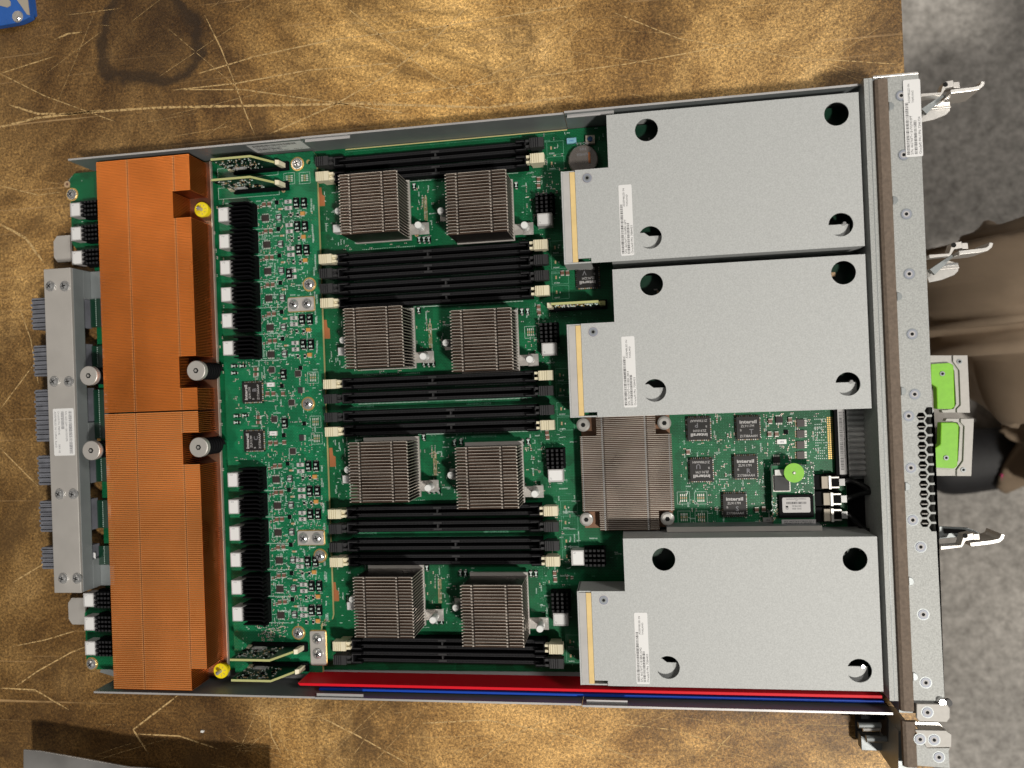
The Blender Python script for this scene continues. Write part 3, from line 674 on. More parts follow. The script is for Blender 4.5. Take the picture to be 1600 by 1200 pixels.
for u, v, z in ((651, 367, MZ), (660, 560, MZ), (668, 757, MZ), (443, 298, PZ), (672, 962, MZ)): tp(u, v, z)

# --- big regulator chips with printed tops
def big_chip(u, v, z, rot, lines, w=14.6, label=None):
    x, y = at(u, v, z + 3); q = MB(); q.box(-w / 2, w / 2, -w / 2, w / 2, .4, 3.4, 'chip_black').box(-w / 2 - 1, w / 2 + 1, -w / 2 - 1, w / 2 + 1, .02, .4, 'pcb_dark')
    for k in range(10):
        c = (k - 4.5) * 1.35
        for a in (-1, 1):
            q.box(c - .35, c + .35, a * (w / 2), a * (w / 2 + .8), .41, .8, 'solder' if k % 3 else 'tan_pad'); q.box(a * (w / 2), a * (w / 2 + .8), c - .35, c + .35, .41, .8, 'solder' if (k + 1) % 3 else 'tan_pad')
    zt = 3.44
    text(q, lines[0], 0, 3.0, zt, 3.0, 'label_grey', 10.8, 0.035, True)
    text(q, lines[1], -.5, .5, zt, 2.2, 'label_grey', 8.4, 0.01, True)
    text(q, 'B', -5.2, -2.1, zt, 2.0, 'label_grey'); text(q, lines[2], .6, -3.9, zt, 4.4, 'ink_grey', None, 0.01)
    text(q, lines[3], 0, -6.0, zt, 2.2, 'label_grey', 11.0, 0.01, True)
    me = q.mesh('regulator_chip'); o = inst('regulator_chip', me, (x, y, z), SV, rot); 
    if label: o['label'] = label
ZL = 'ZL9117M'
big_chip(393, 613, PZ, 90, ('intersil', ZL, 'B', 'Z1730AAAF'), 14, 'black square chip lettered B')
big_chip(395.5, 689, PZ, 90, ('intersil', ZL, 'C', 'Z1730AAAF'), 14, 'black square chip lettered C')
big_chip(1092, 670, MZ, 180, ('intersil', 'ZL9101M', 'P', 'Z1730AAAF'), label='black square chip lettered P')
big_chip(1169, 668.5, MZ, 0, ('intersil', ZL, 'T', 'Z1738AAAH'), label='black square chip lettered T')
big_chip(1096, 734.6, MZ, 180, ('intersil', ZL, 'U', 'Z1738AAAH'), label='black square chip lettered U')
big_chip(1165, 730, MZ, 0, ('intersil', ZL, 'R', 'Z1738AAAH'), label='black square chip lettered R')
big_chip(1148, 789, MZ, 0, ('intersil', ZL, 'S', 'Z1738AAAH'), label='black square chip lettered S')
big_chip(918, 432, MZ, 180, ('intersil', 'ZL9122M', 'V', 'Z1738AAAH'), label='black square chip lettered V in the shade between two covers')

# --- screws
def screw_mb(r=3.6, h=2.4, ring=0, m='chrome'):
    q = MB()
    if ring: q.cyl(0, 0, .02, .3, ring, 'gold', 28)
    q.cyl(0, 0, .3, .9, r, m, 24); q.cyl(0, 0, .9, h * .8, r * .9, m, 24, r * .72); q.cyl(0, 0, h * .8, h, r * .72, m, 24, r * .45)
    for a in (0, 90): 
        c = MB().cbox(0, 0, r * .95, r * .2, h - .3, h + .04, 'hole_dark'); q.merge(c, TR(0, 0, 0, a + 20))
    return q
LIB['board_screw'] = screw_mb(3.9, 2.6, 5.0).mesh('board_screw')
LIB['screw'] = screw_mb(3.7, 2.4).mesh('screw')
for u, v in ((463, 255), (482, 444), (480, 631), (499, 869), (465, 990)):
    x, y = at(u, v, PZ + 2); inst('board_screw', LIB['board_screw'], (x, y, PZ), SV, random.uniform(0, 90))
for u, v in ((107, 302), (138, 1040)):
    x, y = at(u, v, MZ + 4); inst('board_screw', LIB['board_screw'], (x, y, MZ), SV, random.uniform(0, 90))
for u, v, w, h in ((471, 475.5, 19.5, 9.6), (486.5, 840, 19.5, 9.8), (498, 1012, 11.5, 24)):
    x, y = at(u, v, PZ); q = MB().prism(rrect(w + 1.2, h + 1.2, 1.6, cx=x, cy=y), PZ + .02, PZ + .1, 'gold').prism(rrect(w, h, 1.2, cx=x, cy=y), PZ + .1, PZ + 1.2, 'brushed')
    bar = part('contact_plate', q, SV)
    for s_ in (-1, 1):
        p = (x + s_ * 5, y, PZ + 1.2) if w > h else (x, y + s_ * 5.2 + 1.5, PZ + 1.2)
        inst('screw', LIB['screw'], p, bar, random.uniform(0, 90))
    
# --- memory slots
def slot_mesh(key, flip=False):
    q = MB(); x0, x1 = -68, 68
    q.box(x0, x1, -3.9, 3.9, 0, 2.5, 'black_plastic')
    for sg in (-1, 1):
        q.box(x0, x1, sg * 1.15, sg * 3.7, 2.5, 7.2, 'black_plastic')
        q.box(x0 + 3, x1 - 3, sg * 1.3, sg * 1.62, 7.2, 7.45, 'slot_rib'); q.box(x0 + 3, x1 - 3, sg * 2.75, sg * 3.1, 7.2, 7.45, 'slot_rib')
        k = x0 + 4
        while k < x1 - 4:
            if abs(k - key) > 3: q.box(k, k + .42, sg * 1.63, sg * 2.74, 7.2, 7.4, 'slot_rib')
            k += 1.0
        q.box(key - 3, key + 3, sg * 1.63, sg * 2.74, 7.2, 7.44, 'grey_black')
    q.cbox(key, 0, .9, 2.3, 2.5, 7.3, 'grey_black')
    k = x0 + 8
    while k < x1 - 8:
        q.rect(k, k + .45, -4.8, -4.3, .08, 'silkscreen' if k > key + 14 or k < key - 6 else 'silkscreen_dim'); k += .95
    for s_ in (-1, 1):
        q.box(s_ * 68, s_ * 60.5, -3.9, -2.2, 2.5, 11, 'black_plastic'); q.box(s_ * 68, s_ * 60.5, 2.2, 3.9, 2.5, 11, 'black_plastic'); q.box(s_ * 68, s_ * 66.2, -2.19, 2.19, 2.5, 11, 'black_plastic')
        q.box(s_ * 67.6, s_ * 61, 2.5, 2.9, 11.01, 11.3, 'grey_black'); q.box(s_ * 67.6, s_ * 61, -2.9, -2.5, 11.01, 11.3, 'grey_black'); q.box(s_ * 67.6, s_ * 67.0, -2.49, 2.49, 11.01, 11.3, 'grey_black')
    return q.mesh('memory_slot')
SLK = {4: slot_mesh(4), -4: slot_mesh(-4), 8: slot_mesh(8)}
def latch_mesh(m, ml, s_):
    q = MB(); q.prism([(0, 0), (9.4, 0), (10.2, 0), (10.2, 0)][:0] or [(-4.6, -3.2), (4.6, -3.2), (4.6, 3.2), (-4.6, 3.2)], 9, 15.5, m)
    q.box(-2.5 if s_ > 0 else -4.6, 4.6 if s_ > 0 else 2.5, -2.4, 2.4, 1, 9, m)
    for k in range(4): q.box(-3.8 + k * 1.5, -3.45 + k * 1.5, -3.1, 3.1, 15.51, 15.7, ml)
    q.box(s_ * 4.6, s_ * 7.5, 1.0, 2.6, 9, 14, m); q.box(s_ * 4.6, s_ * 7.5, -2.6, -1.0, 9, 14, m); q.box(s_ * 4.6, s_ * 6, -.9, .9, 9, 12, m)
    return q.mesh('latch')
LM = {(m, s_): latch_mesh('cream' if m == 'c' else 'grey_black', 'cream_line' if m == 'c' else 'black_plastic', s_) for m in 'cb' for s_ in (-1, 1)}
slots = [(16, 'b', 4), (5.5, 'c', 4), (-52, 'c', -4), (-62, 'b', -4), (-72.5, 'b', 8), (-82.6, 'c', 8), (-139, 'c', -4), (-149.2, 'b', -4), (-162, 'b', 8), (-172, 'c', 8),
         (-229, 'c', -4), (-239.4, 'b', -4), (-252, 'b', 8), (-262.3, 'c', 8), (-320.2, 'c', -4), (-329.7, 'b', -4)]
for i, (y, c, k) in enumerate(slots):
    o = inst('memory_slot', SLK[k], (55, y, MZ), SV, label='black memory slot with ' + ('cream' if c == 'c' else 'dark grey') + ' end latches')
    inst('latch', LM[(c, 1)], (-20.0, y, MZ), o); inst('latch', LM[(c, -1)], (130.3, y, MZ), o)

# --- eight memory buffer heat sinks
def fin_stack(x0, x1, y0, y1, z0, z1, n, m, me, notches, fl=0.86, th=0.3, tabs=True, flz=0.25):
    q = MB(); p = (y1 - y0) / n
    for k in range(n):
        a = y0 + k * p
        q.box(x0, x1, a, a + th, z0, z1 - flz, 'nickel_shaded')
        jz = random.uniform(-.12, .0); mm_ = m if random.random() < .72 else m + '_pale'
        q.box(x0, x1, a, a + p * fl, z1 - flz, z1 + jz, mm_)
        q.box(x0, x1, a - .001, a + .0, z1 - flz, z1, m) if False else None
        q.rect(x0, x1, a + p * fl * .78, a + p * fl, z1 + .01, me)  # highlight along each fin fold, painted as a pale strip
        for nx in notches:
            q.rect(nx - .7, nx + .3, a + p * .10, a + p * .42, z1 + .015, me); q.rect(nx + .5, nx + 1.3, a + p * .3, a + p * .7, z1 + .02, 'hole_dark')
    return q
hs_mesh = None; base_mesh = None
def pin_mesh():
    return MB().cyl(0, 0, 0, 4, 1.2, 'white_plastic', 12).cyl(0, 0, 4, 12.2, 2.5, 'white_plastic', 24).cyl(0, 0, 12.2, 13, 2.5, 'white_plastic', 24, 2.1).mesh('push_pin')
PIN = pin_mesh()
hq = fin_stack(0, 39, -40.6, 0, 18, 47, 20, 'nickel_fin', 'nickel_edge', (6.6, 29), 0.70)
for k in range(20):
    a = -40.6 + k * 2.03; hq.box(-1.0, 0, a + .3, a + .9, 46.4, 46.9, 'nickel_edge'); hq.box(39, 39.7, a + .1, a + 1.2, 46.0, 46.9, 'nickel_edge'); hq.box(39.01, 39.2, a, a + .32, 18, 45.9, 'nickel_edge')
hq.box(-.5, 39.5, -41.2, .6, 16, 18, 'brushed')
hq.box(5, 34, -36, -4, 12.1, 16, 'chip_black')
HS = hq.mesh('heat_sink', (0, 0, MZ))
for r_ in range(4):
    for c_ in range(2):
        X = c_ * 72.5; Y = -89.0 * r_ - (5.2 if c_ else 0)
        o = inst('heat_sink', HS, (X, Y, MZ), SV)
        part('spring_clip', MB().box(X + 39.6, X + 52, Y - 37.5, Y - 30.2, 17.0, 17.7, 'brushed').box(X + 45.5, X + 52.5, Y - 38, Y - 29.8, 17.7, 18.2, 'bright_steel'), o)
        part('spring_clip', MB().box(X - 12, X - .6, Y - 24.5, Y - 17.2, 17.0, 17.7, 'brushed'), o)
        inst('push_pin', PIN, (X + 47.8, Y - 33.8, 17.5), o); inst('push_pin', PIN, (X - 8.4, Y - 20.2, 17.5), o)
        if c_ == 0:
            x, y = at(*((526, 357), (534, 549), (541, 749), (548, 947))[r_], 20); part('coil_block', MB().cbox(x, y, 5.5, 5.5, MZ, 20, 'label_grey').prism(rrect(4.8, 5, .6, cx=x, cy=y), 20.02, 20.1, 'label_white'), SV)

# --- flat heat sink over the main chip
cxl, cyt = at(905, 652, 24); cxr, cyb = at(1055, 828, 24)
cq = MB(); N = 60; p = (cyt - cyb) / N; notch = 12.2
wx = cxr - cxl
for k in range(N):
    a = cyb + k * p; e = (a - cyb) < notch or (cyt - a) < notch + 1
    xa, xb = (cxl + 11, cxr - 10) if e else (cxl, cxr)
    cq.box(xa, xb, a, a + .25, 16, 24, 'nickel_fin'); cq.box(xa, xb, a, a + p * .78, 23.8, 24.05, random.choice(('nickel_fin', 'nickel_fin', 'nickel_fin_pale'))); cq.rect(xa, xb, a + p * .58, a + p * .78, 24.07, 'nickel_edge')  # last strip is a painted highlight on the fin fold
    for nx in (cxl + 14.5, cxl + 42.5): cq.rect(nx - .5, nx + .5, a + p * .1, a + p * .7, 24.09, 'chrome'); cq.rect(nx + .7, nx + 1.5, a + p * .3, a + p * .7, 24.09, 'hole_dark')
    if not e: cq.rect(cxl + .8, cxl + 1.4, a, a + p * .7, 24.09, 'chrome'); cq.rect(cxr - 2, cxr - 1.3, a, a + p * .7, 24.09, 'chrome')
cq.box(cxl + .5, cxr - .5, cyb + .5, cyt - .5, 14.5, 16, 'copper_plate')
chs = part('chip_heat_sink', cq, SV, label='flat finned heat sink held by four screws')
SC2 = MB().cyl(0, 0, 0, 6.5, 2.6, 'brushed', 16).cyl(0, 0, 6.5, 8.4, 4.6, 'brushed', 26, 4.3).cyl(0, 0, 8.4, 9.0, 4.3, 'bright_steel', 26, 3.2).cyl(0, 0, 8.9, 9.02, 1.6, 'hole_dark', 6).mesh('screw')
for u, v in ((911, 664), (1038, 661), (916, 812), (1043, 811)):
    x, y = at(u, v, 25); inst('screw', SC2, (x, y, 16), chs)

# --- copper heat sink
CU = (-183.0, -111.6, 40.0)
cu = MB()
cu.box(-176, -108.6, -346, 25.8, 16.0, 17.6, 'copper_plate')
cu.box(-108.6, -108.0, -346, 25.8, 16.2, 18.6, 'nickel_edge')
plate = part('copper_heat_sink', cu, SV, label='large copper finned heat sink under two fin stacks')
def cu_notch(y):
    # right-hand end of a fin at y
    n = [(at(270, 300, 40)[1], at(270, 341, 40)[1], -125.0), (at(280, 557, 40)[1], at(280, 607, 40)[1], -124.5), (at(285, 679, 40)[1], at(285, 728, 40)[1], -124.0), (-333.0, -360.0, -123.5)]
    for a, b, x in n:
        if b < y < a: return x
    return CU[1]
def cu_stack(y0, y1, n, fl):
    q = MB(); p = (y1 - y0) / n
    for k in range(n):
        a = y0 + k * p; x1 = cu_notch(a)
        q.box(CU[0], x1, a, a + .22, 17.6, CU[2] - .22, 'copper_fin_shaded'); q.box(CU[0], x1, a, a + p * fl, CU[2] - .2, CU[2] - random.uniform(0, .12), 'copper')
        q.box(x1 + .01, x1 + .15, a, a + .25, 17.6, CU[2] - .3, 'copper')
        if p > 1.2: q.rect(CU[0], x1, a + p * fl * .62, a + p * fl * .95, CU[2] + .01, 'copper_edge')  # reflection line on each wider fin, painted in brighter copper
        for nx in (CU[0] + 23, CU[0] + 58.5):
            if nx < x1 - 2:
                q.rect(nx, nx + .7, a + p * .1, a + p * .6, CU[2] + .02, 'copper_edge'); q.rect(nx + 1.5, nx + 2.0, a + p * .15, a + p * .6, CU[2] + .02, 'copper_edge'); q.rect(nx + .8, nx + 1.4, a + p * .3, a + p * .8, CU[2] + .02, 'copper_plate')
    return q
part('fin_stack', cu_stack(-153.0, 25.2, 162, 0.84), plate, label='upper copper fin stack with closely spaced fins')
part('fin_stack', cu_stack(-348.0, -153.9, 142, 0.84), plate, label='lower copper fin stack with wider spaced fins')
def spring_screw(u, v, zt, zb):
    x, y = at(u, v, zt); q = MB().cyl(x, y, zt - 5, zt - 3.6, 6.4, 'grey_black', 28).cyl(x, y, zt - 3.6, zt - .3, 6.8, 'brushed', 32).cyl(x, y, zt - .3, zt, 6.8, 'brushed', 32, 6.4)
    q.cyl(x, y, zt + .01, zt + .06, 2.0, 'hole_dark', 6); q.cyl(x, y, zt + .02, zt + .5, .9, 'bright_steel', 10); q.cyl(x, y, zb, zt - 5, 3.0, 'grey_black', 16)
    o = part('spring_screw', q, plate)
    return o, x, y
for u, v, zb in ((306, 579, 18), (310, 699, 18), (138, 587, 13), (142, 704, 13)):
    zt = 44
    o, x, y = spring_screw(u, v, zt, zb)
    pts = [(x + 5.3 * math.cos(t * .35), y + 5.3 * math.sin(t * .35), zb + 1 + (zt - 7 - zb) * t / 108) for t in range(109)]
    s_ = MB().tube(pts, .95, 'black_plastic', 8)
    # a spring is part of its screw's look: join as second mesh under the heat sink
    so = part('spring', s_, plate)
for u, v in ((314, 327), (344, 1049)):
    x, y = at(u, v, 24); q = MB().cyl(x, y, 17.6, 22, 4.2, 'yellow_plastic', 24).cyl(x, y, 22, 23.4, 5.5, 'yellow_plastic', 28, 5.3).cyl(x, y, 23.4, 28, 1.3, 'brushed', 12).cyl(x, y, 28, 29.5, 1.3, 'bright_steel', 12, .3)
    for k in range(8): q.merge(MB().box(2.4, 3.8, -.18, .18, 23.42, 23.6, 'tan_pad'), TR(x, y, 0, k * 45 + 10))
    part('screw_cap', q, plate, label='yellow toothed cap on a pointed screw')

# --- power coils (black finned radiator beside a labelled coil)
def coil_mesh():
    q = MB()
    q.box(-4.4, 3.2, -5.0, 5.0, 0, 11.5, 'label_grey')
    q.prism(rrect(6.3, 8.8, .8, cx=-.6), 11.52, 11.62, 'label_white')
    text(q, '1743', -2.6, 3.0, 11.64, 1.3, 'ink_grey')
    q.box(4.0, 19.5, -8.0, 8.0, 0, 5.5, 'black_anodised')
    for k in range(6):
        y = -7.4 + k * 2.9
        q.prism([(4.2, y), (17.2, y), (19.0, y - .5), (19.6, y - 1.4), (20.2, y - 1.1), (19.4, y + .4), (17.4, y + .9), (4.2, y + .9)], 5.5, 12.5, 'black_anodised')
    for k in range(3): q.box(3.3, 3.9, -4 + 3 * k, -2.8 + 3 * k, 6, 10, 'slot_rib')
    return q.mesh('power_coil')
PC = coil_mesh()
for y in [-15.9, -34.9, -53.5, -72.6, -91.1, -110.6, -203.8, -222.8, -241.7, -260.2, -279.6, -298.5]:
    inst('power_coil', PC, (-93.8, y, PZ), SV)
def coil2_mesh(n=5, m=4):
    q = MB(); q.box(-4.4, 4.0, -5.0, 5.0, 0, 9.5, 'label_grey').prism(rrect(6.6, 8.6, .8), 9.52, 9.62, 'label_white')
    text(q, '47', -2.8, 2.6, 9.64, 1.5, 'ink_grey')
    q.box(4.2, 18, -6.4, 6.4, 0, 4.5, 'black_anodised')
    for i in range(n):
        for j in range(m): q.cbox(5.6 + i * 2.75, -4.8 + j * 3.2, 1.7, 1.5, 4.5, 10.5, 'black_anodised', 'slot_rib')
    return q.mesh('power_coil')
PC2 = coil2_mesh()
for y in (-2.4, -20.2, -38.0, -290.4, -307.7, -325.8): inst('power_coil', PC2, (-214, y, MZ + 1), SV)
for u, v, r in ((851, 342, 90), (858, 545, 90), (868, 743, 90), (903, 872, 0), (876, 968, 90)):
    x, y = at(u, v, 22); inst('power_coil', PC2, (x, y, MZ), SV, r)

# --- rear connector bar, connectors
bx0, bx1, by0, by1 = -231.6, -210.0, -281.8, -47.4
q = MB().box(bx0, bx1, by0, by1, 32.6, 35, 'brushed')
q.box(bx1 - 1.6, bx1, by0, by1, 22, 32.6, 'zinc_wall')
for a, b in ((by1, by1 - 21), (by0, by0 + 21), (-168 + 8, -168 - 8)): q.box(bx1 - 1.6, bx1 - .01, a, b, 13, 22, 'zinc_wall')
for a, b in ((by1, by1 - 21), (by0, by0 + 21)): q.prism([(bx1, a), (bx1 + 12, a), (bx1 + 12, b), (bx1, b)] if a < b else [(bx1, b), (bx1 + 12, b), (bx1 + 12, a), (bx1, a)], 13, 14.4, 'zinc_wall')
barO = part('connector_bar', q, SV, bevel=.3, label='bare aluminium bar across the rear connectors')
for u, v in ((78, 447), (100.5, 447), (84, 596), (107, 596), (92.5, 772), (114, 772), (98, 904), (120, 904)):
    x, y = at(u, v, 36); inst('screw', LIB['screw'], (x, y, 35), barO, random.uniform(0, 90))
for u, v in ((128.5, 430), (149, 912)):
    x, y = at(u, v, 15); part('rivet', MB().cyl(x, y, 14.4, 15.2, 2.9, 'bright_steel', 20), barO)
lb = MB().prism(rrect(34, 16.6, 1.0), 0, .1, 'label_white')
barcode(lb, -15, 4.2, 30.5, 2.5, .13, 'ink_grey', 3); text(lb, 'S/N: 465136M+1803G002FR', -15, 1.4, .13, 2.2, 'ink_grey', 22)
barcode(lb, -15, -1.9, 13, 2.4, .13, 'ink_grey', 4); text(lb, 'Oracle\u00ae PN: 7087140', -15, -4.6, .13, 2.2, 'ink_grey', 17); text(lb, 'REV: 05', 9, -4.6, .13, 2.2, 'ink_grey', 6)
text(lb, 'ASSEMBLED IN CHINA  RoHS', -15, -7.2, .13, 2.1, 'ink_grey', 26)
x, y = at(100, 675, 35); l2 = MB().merge(lb, TR(x, y, 35.02, -90)); part('label', l2, barO)
for v0, v1 in ((466, 515), (540, 588), (609, 690), (712, 758), (783, 831), (855, 889)):
    u = 58 + (v0 - 466) * .04; x, ya = at(u, v0, 26); _, yb = at(u, v1, 26)
    xc_ = at(u - 7, (v0 + v1) / 2, 26)[0]; q = MB().box(xc_, -232.3, yb, ya, 10, 26, 'connector_grey').box(-232.2, -211.7, yb, ya, 12.2, 24, 'connector_grey')
    n = max(3, int((ya - yb) / 3.2))
    for k in range(n): 
        yy = yb + (ya - yb) * (k + .5) / n; q.box(xc_ + .1, -232.4, yy - .25, yy + .25, 26.01, 26.3, 'black_plastic'); q.box(xc_ - .6 - (k % 3) * .4, xc_, yy - 1.0, yy + .8, 20, 26.0, 'connector_grey'); q.box(xc_ + 2, -232.4, yy + .6, yy + 1.4, 26.01, 26.2 + (k % 2) * .4, 'connector_grey')
    q.box(-209.9, -199.5, yb + .5, ya - 1.5, 12.1, 15.5, 'pcb_dark'); q.box(-199.4, -195.5, yb + .5, ya - 1.5, 12.1, 18.5, 'grey_black')
    k = yb + 1.5
    while k < ya - 2:
        q.box(-205.6, -205.1, k, k + .6, 15.51, 15.7, 'silkscreen'); q.box(-198.9, -196.5, k, k + .4, 18.51, 18.7, 'label_grey'); q.box(-195.4, -193.6, k, k + .6, 12.1, 12.6, 'silkscreen'); k += 1.5
    part('rear_connector', q, SV)
q = MB().prism(rrect(6, 5, .8, cx=0, cy=0), 0, .1, 'label_white'); text(q, 'SST', -2, -.8, .12, 1.8, 'ink', 3.8)
x, y = at(144.5, 870, 19); part('tag_label', MB().merge(q, TR(x, y, 18.8, 90)), SV)
for u, v, s_ in ((95, 389, 1), (118, 955, 1)):
    x, y = at(u, v, 9); part('guide_tab', MB().prism([(x + 8, y + 10), (x - 3, y + 10), (x - 6, y + 6), (x - 6, y - 6), (x - 3, y - 10), (x + 8, y - 10)], 7, 9, 'brushed'), SV)

# --- small things at the top right of the board
def at3(u, v, z): x, y = at(u, v, z); return x, y, z
x, y = at(911, 249, 17); bat = empty('coin_battery', (x, y, MZ), 'round silver coin battery half under the topmost cover', 'battery')
q = MB().cyl(x, y, 12.8, 16.4, 9.9, 'battery', 48).cyl(x, y, 16.4, 17, 9.9, 'battery', 48, 9.3)
t = MB(); text(t, 'JU>953', 0, 0, 0, 2.4, 'ink_grey', 8, .02, True); text(t, '105', 0, -3.6, 0, 2.4, 'ink_grey', 4.2, .02, True); text(t, 'RC-5.5', 0, -7.2, 0, 2.2, 'ink_grey', 8, .02, True)
q.merge(t, TR(x, y + 4.2, 17.02, 180)); q2 = q; q.v = [(a, b, c) for a, b, c in q.v]
part('cell', q, bat); part('terminal', MB().box(x + 3.6, x + 5, y - 3, y + 4.5, 17.05, 17.3, 'orange_pad'), bat)
x, y = at(922, 217, 16); part('reset_button', MB().cbox(x, y, 6, 5.6, 12.05, 15, 'beige_plastic').cyl(x, y, 15, 16.2, 1.7, 'button_blue', 20), SV)
x, y = at(893, 219.5, 14); q = MB().cbox(x, y, 6.4, 3.6, 12.05, 14, 'sky_cap'); text(q, '390', x - 1.6, y - .8, 14.03, 1.6, 'blue_paint', 3); part('film_capacitor', q, SV)

# --- label on the inner face of the upper side wall
xl, _ = at(384, 226, 36); xr, _ = at(469, 215, 36)
w = xr - xl; q = MB(); yy = YT - 1.34
t = MB().rect(0, w, 0, 17, 0, 'label_white'); barcode(t, 3, 11.5, w - 8, 3.4, .05, 'ink', 8); text(t, 'S/N: 465769T+1817BK', 3, 8.2, .05, 2.4, 'ink', w * .6); barcode(t, 3, 4.4, w * .45, 3.0, .05, 'ink', 9); text(t, 'Oracle\u00ae PN: 7073641', 3, 1.2, .05, 2.4, 'ink', w * .55); text(t, 'REV: 01', w * .72, 1.2, .05, 2.4, 'ink', w * .16)
mx = Matrix.Translation((xl, yy, 37)) @ Matrix.Rotation(math.radians(90), 4, 'X') @ Matrix.Translation((0, -18, 0))
q.merge(t, mx); part('wall_label', q, SV)

# --- upright plug-in cards
def riser(name, us, v, ztop, profile_dir, label, grp='small upright circuit cards'):
    (ua, ub, uc) = us; xa, y = at(ua, v, ztop); xb, _ = at(ub, v, ztop); xc = xb + 9
    R_ = empty('plug_in_card', ((xa + xc) / 2, y, PZ), label, 'circuit card', grp)
    pts = [(xa, 19), (xa, ztop), (xb, ztop), (xc, ztop - 17), (xc, 19)]
    q = MB(); th = 1.5
    q.prism([(p[0], p[1]) for p in pts], 0, th, 'card_edge')
    # faces dark green with parts
    f = MB(); f.prism([(p[0] + (.15 if p[0] == xa else -.15), p[1] - .1) for p in pts], th + .01, th + .06, 'pcb_dark'); f.prism([(p[0] + (.15 if p[0] == xa else -.15), p[1] - .1) for p in pts], -.06, -.01, 'pcb_dark')
    r = random.Random(int(v))
    for s0, s1 in ((th + .07, th + .5), (-.5, -.07)):
        for _ in range(90):
            cx = r.uniform(xa + 1, xb - 1); cz = r.uniform(21, ztop - 1.5); w_, h_ = r.choice(((.9, .35), (.4, .8), (1.2, .4), (.4, .4)))
            f.box(cx - w_ / 2, cx + w_ / 2, cz - h_ / 2, cz + h_ / 2, s0, s1, r.choice(('solder', 'silkscreen', 'solder', 'tan_pad')))
        for _ in range(8):
            cx = r.uniform(xa + 2, xb - 2); cz = r.uniform(22, ztop - 3); f.box(cx - 1.3, cx + 1.3, cz - 1, cz + 1, s0, s1 + .3, 'black_plastic')
        f.box(xa + 6, xa + 15, 22, 26, s0, s1 + .4, 'label_grey')
        f.box(xa + 7.5, xa + 13.5, 22.6, 25.4, s1 + .41 if s0 > 0 else s0 - .1, s1 + .5 if s0 > 0 else s0 - .01, 'label_white')
    M_ = Matrix.Translation((0, y - th / 2, 0)) @ Matrix(((1, 0, 0, 0), (0, 0, 1, 0), (0, 1, 0, 0), (0, 0, 0, 1)))
    a = MB().merge(q, M_); a.f = [fc[::-1] for fc in a.f]; b = MB().merge(f, M_); b.f = [fc[::-1] for fc in b.f]
    part('card', a.merge(b, Matrix.Identity(4)), R_)
    sb = MB().box(xa + 2, xc + 6, y - 3, y + 3, PZ, 18.6, 'black_plastic').box(xa + 4, xc + 1, y - 2.6, y - 1.4, 18.6, 20.6, 'black_plastic').box(xa + 4, xc + 1, y + 1.4, y + 2.6, 18.6, 20.6, 'black_plastic')
    part('socket', sb, R_)
    for s_, xx in ((-1, xa + 1.5), (1, xc + .6)):
        c_ = MB(); c_.prism([(xx, 18.6), (xx + 3.4, 18.6), (xx + 2.4, 27), (xx, 28)] if s_ > 0 else [(xx - 1.5, 18.6), (xx + 1.5, 18.6), (xx + 1.5, 24), (xx - .5, 24)], -1.6, 1.6, 'cream')
        c_ = MB().merge(c_, Matrix.Translation((0, y, 0)) @ Matrix(((1, 0, 0, 0), (0, 0, 1, 0), (0, 1, 0, 0), (0, 0, 0, 1)))); c_.f = [fc[::-1] for fc in c_.f]
        part('clip', c_, R_)
riser('r', (329, 391, 0), 249.5, 45, 1, 'upper of two upright cards below the top wall beside the copper heat sink')
riser('r', (330, 391, 0), 281.5, 45, 1, 'lower of two upright cards near the top wall, just above the black coils')
riser('r', (359, 421, 0), 1031, 45, 1, 'upper of two upright cards at the bottom, next to the yellow screw cap')
riser('r', (361, 423, 0), 1063, 45, 1, 'lowest upright card, against the bottom wall beside the red strip')
# the card seen edge-on between the two upper covers
xa, ya = at(861, 475, 34); xb, yb = at(935, 472, 34)
R_ = empty('plug_in_card', ((xa + xb) / 2, ya, MZ), 'single upright card seen edge-on in the dark gap left of the middle cover', 'circuit card', 'small upright circuit cards')
q = MB().box(xa, xb, ya - .8, ya + .8, 16, 34, 'card_edge').box(xa + .3, xb - .3, ya - .9, ya - .81, 16, 33.8, 'pcb_dark').box(xa + .3, xb - .3, ya + .81, ya + .9, 16, 33.8, 'pcb_dark')
r = random.Random(4)
for _ in range(60):
    cx = r.uniform(xa + 1, xb - 1); cz = r.uniform(22, 33.5); q.box(cx - .4, cx + .4, ya - 1.5, ya - .91, cz - .3, cz + .3, r.choice(('solder', 'silkscreen', 'gold')))
part('card', q, R_); part('socket', MB().box(xa - 3, xb + 5, ya - 3, ya + 3, MZ, 16, 'black_plastic'), R_)
part('clip', MB().box(xa - 3.2, xa - .2, ya - 1.8, ya + 1.6, 16, 28, 'cream'), R_); part('clip', MB().box(xb + .2, xb + 4, ya - 1.4, ya + 1.4, 16, 24, 'card_edge'), R_)

# --- service module with a green disc
xa, ya = at(1204, 727, 20); xb, yb = at(1275, 822, 20)
R_ = empty('service_module', ((xa + xb) / 2, (ya + yb) / 2, MZ), 'small dark green plug-in board with a bright green disc', 'circuit module')
q = MB().box(xa, xb, yb, ya, 18.4, 20, 'pcb_dark'); q.box(xa + .4, xb - .4, yb + .4, ya - .4, 20.0, 20.05, 'pcb')
r = random.Random(9)
def mp(u, v, z=20): return at(u, v, z)
for _ in range(130):
    u, v = r.uniform(1240, 1272), r.uniform(727, 775); x, y = mp(u, v); q.cbox(x, y, r.choice((.3, .7, .4)), r.choice((.3, .6)), 20.05, 20.3, r.choice(('silkscreen', 'solder', 'solder', 'ink')))
for _ in range(40):
    u, v = r.uniform(1205, 1218), r.uniform(775, 815); x, y = mp(u, v); q.cbox(x, y, .7, .5, 20.05, 20.4, r.choice(('silkscreen', 'solder', 'tan_pad')))
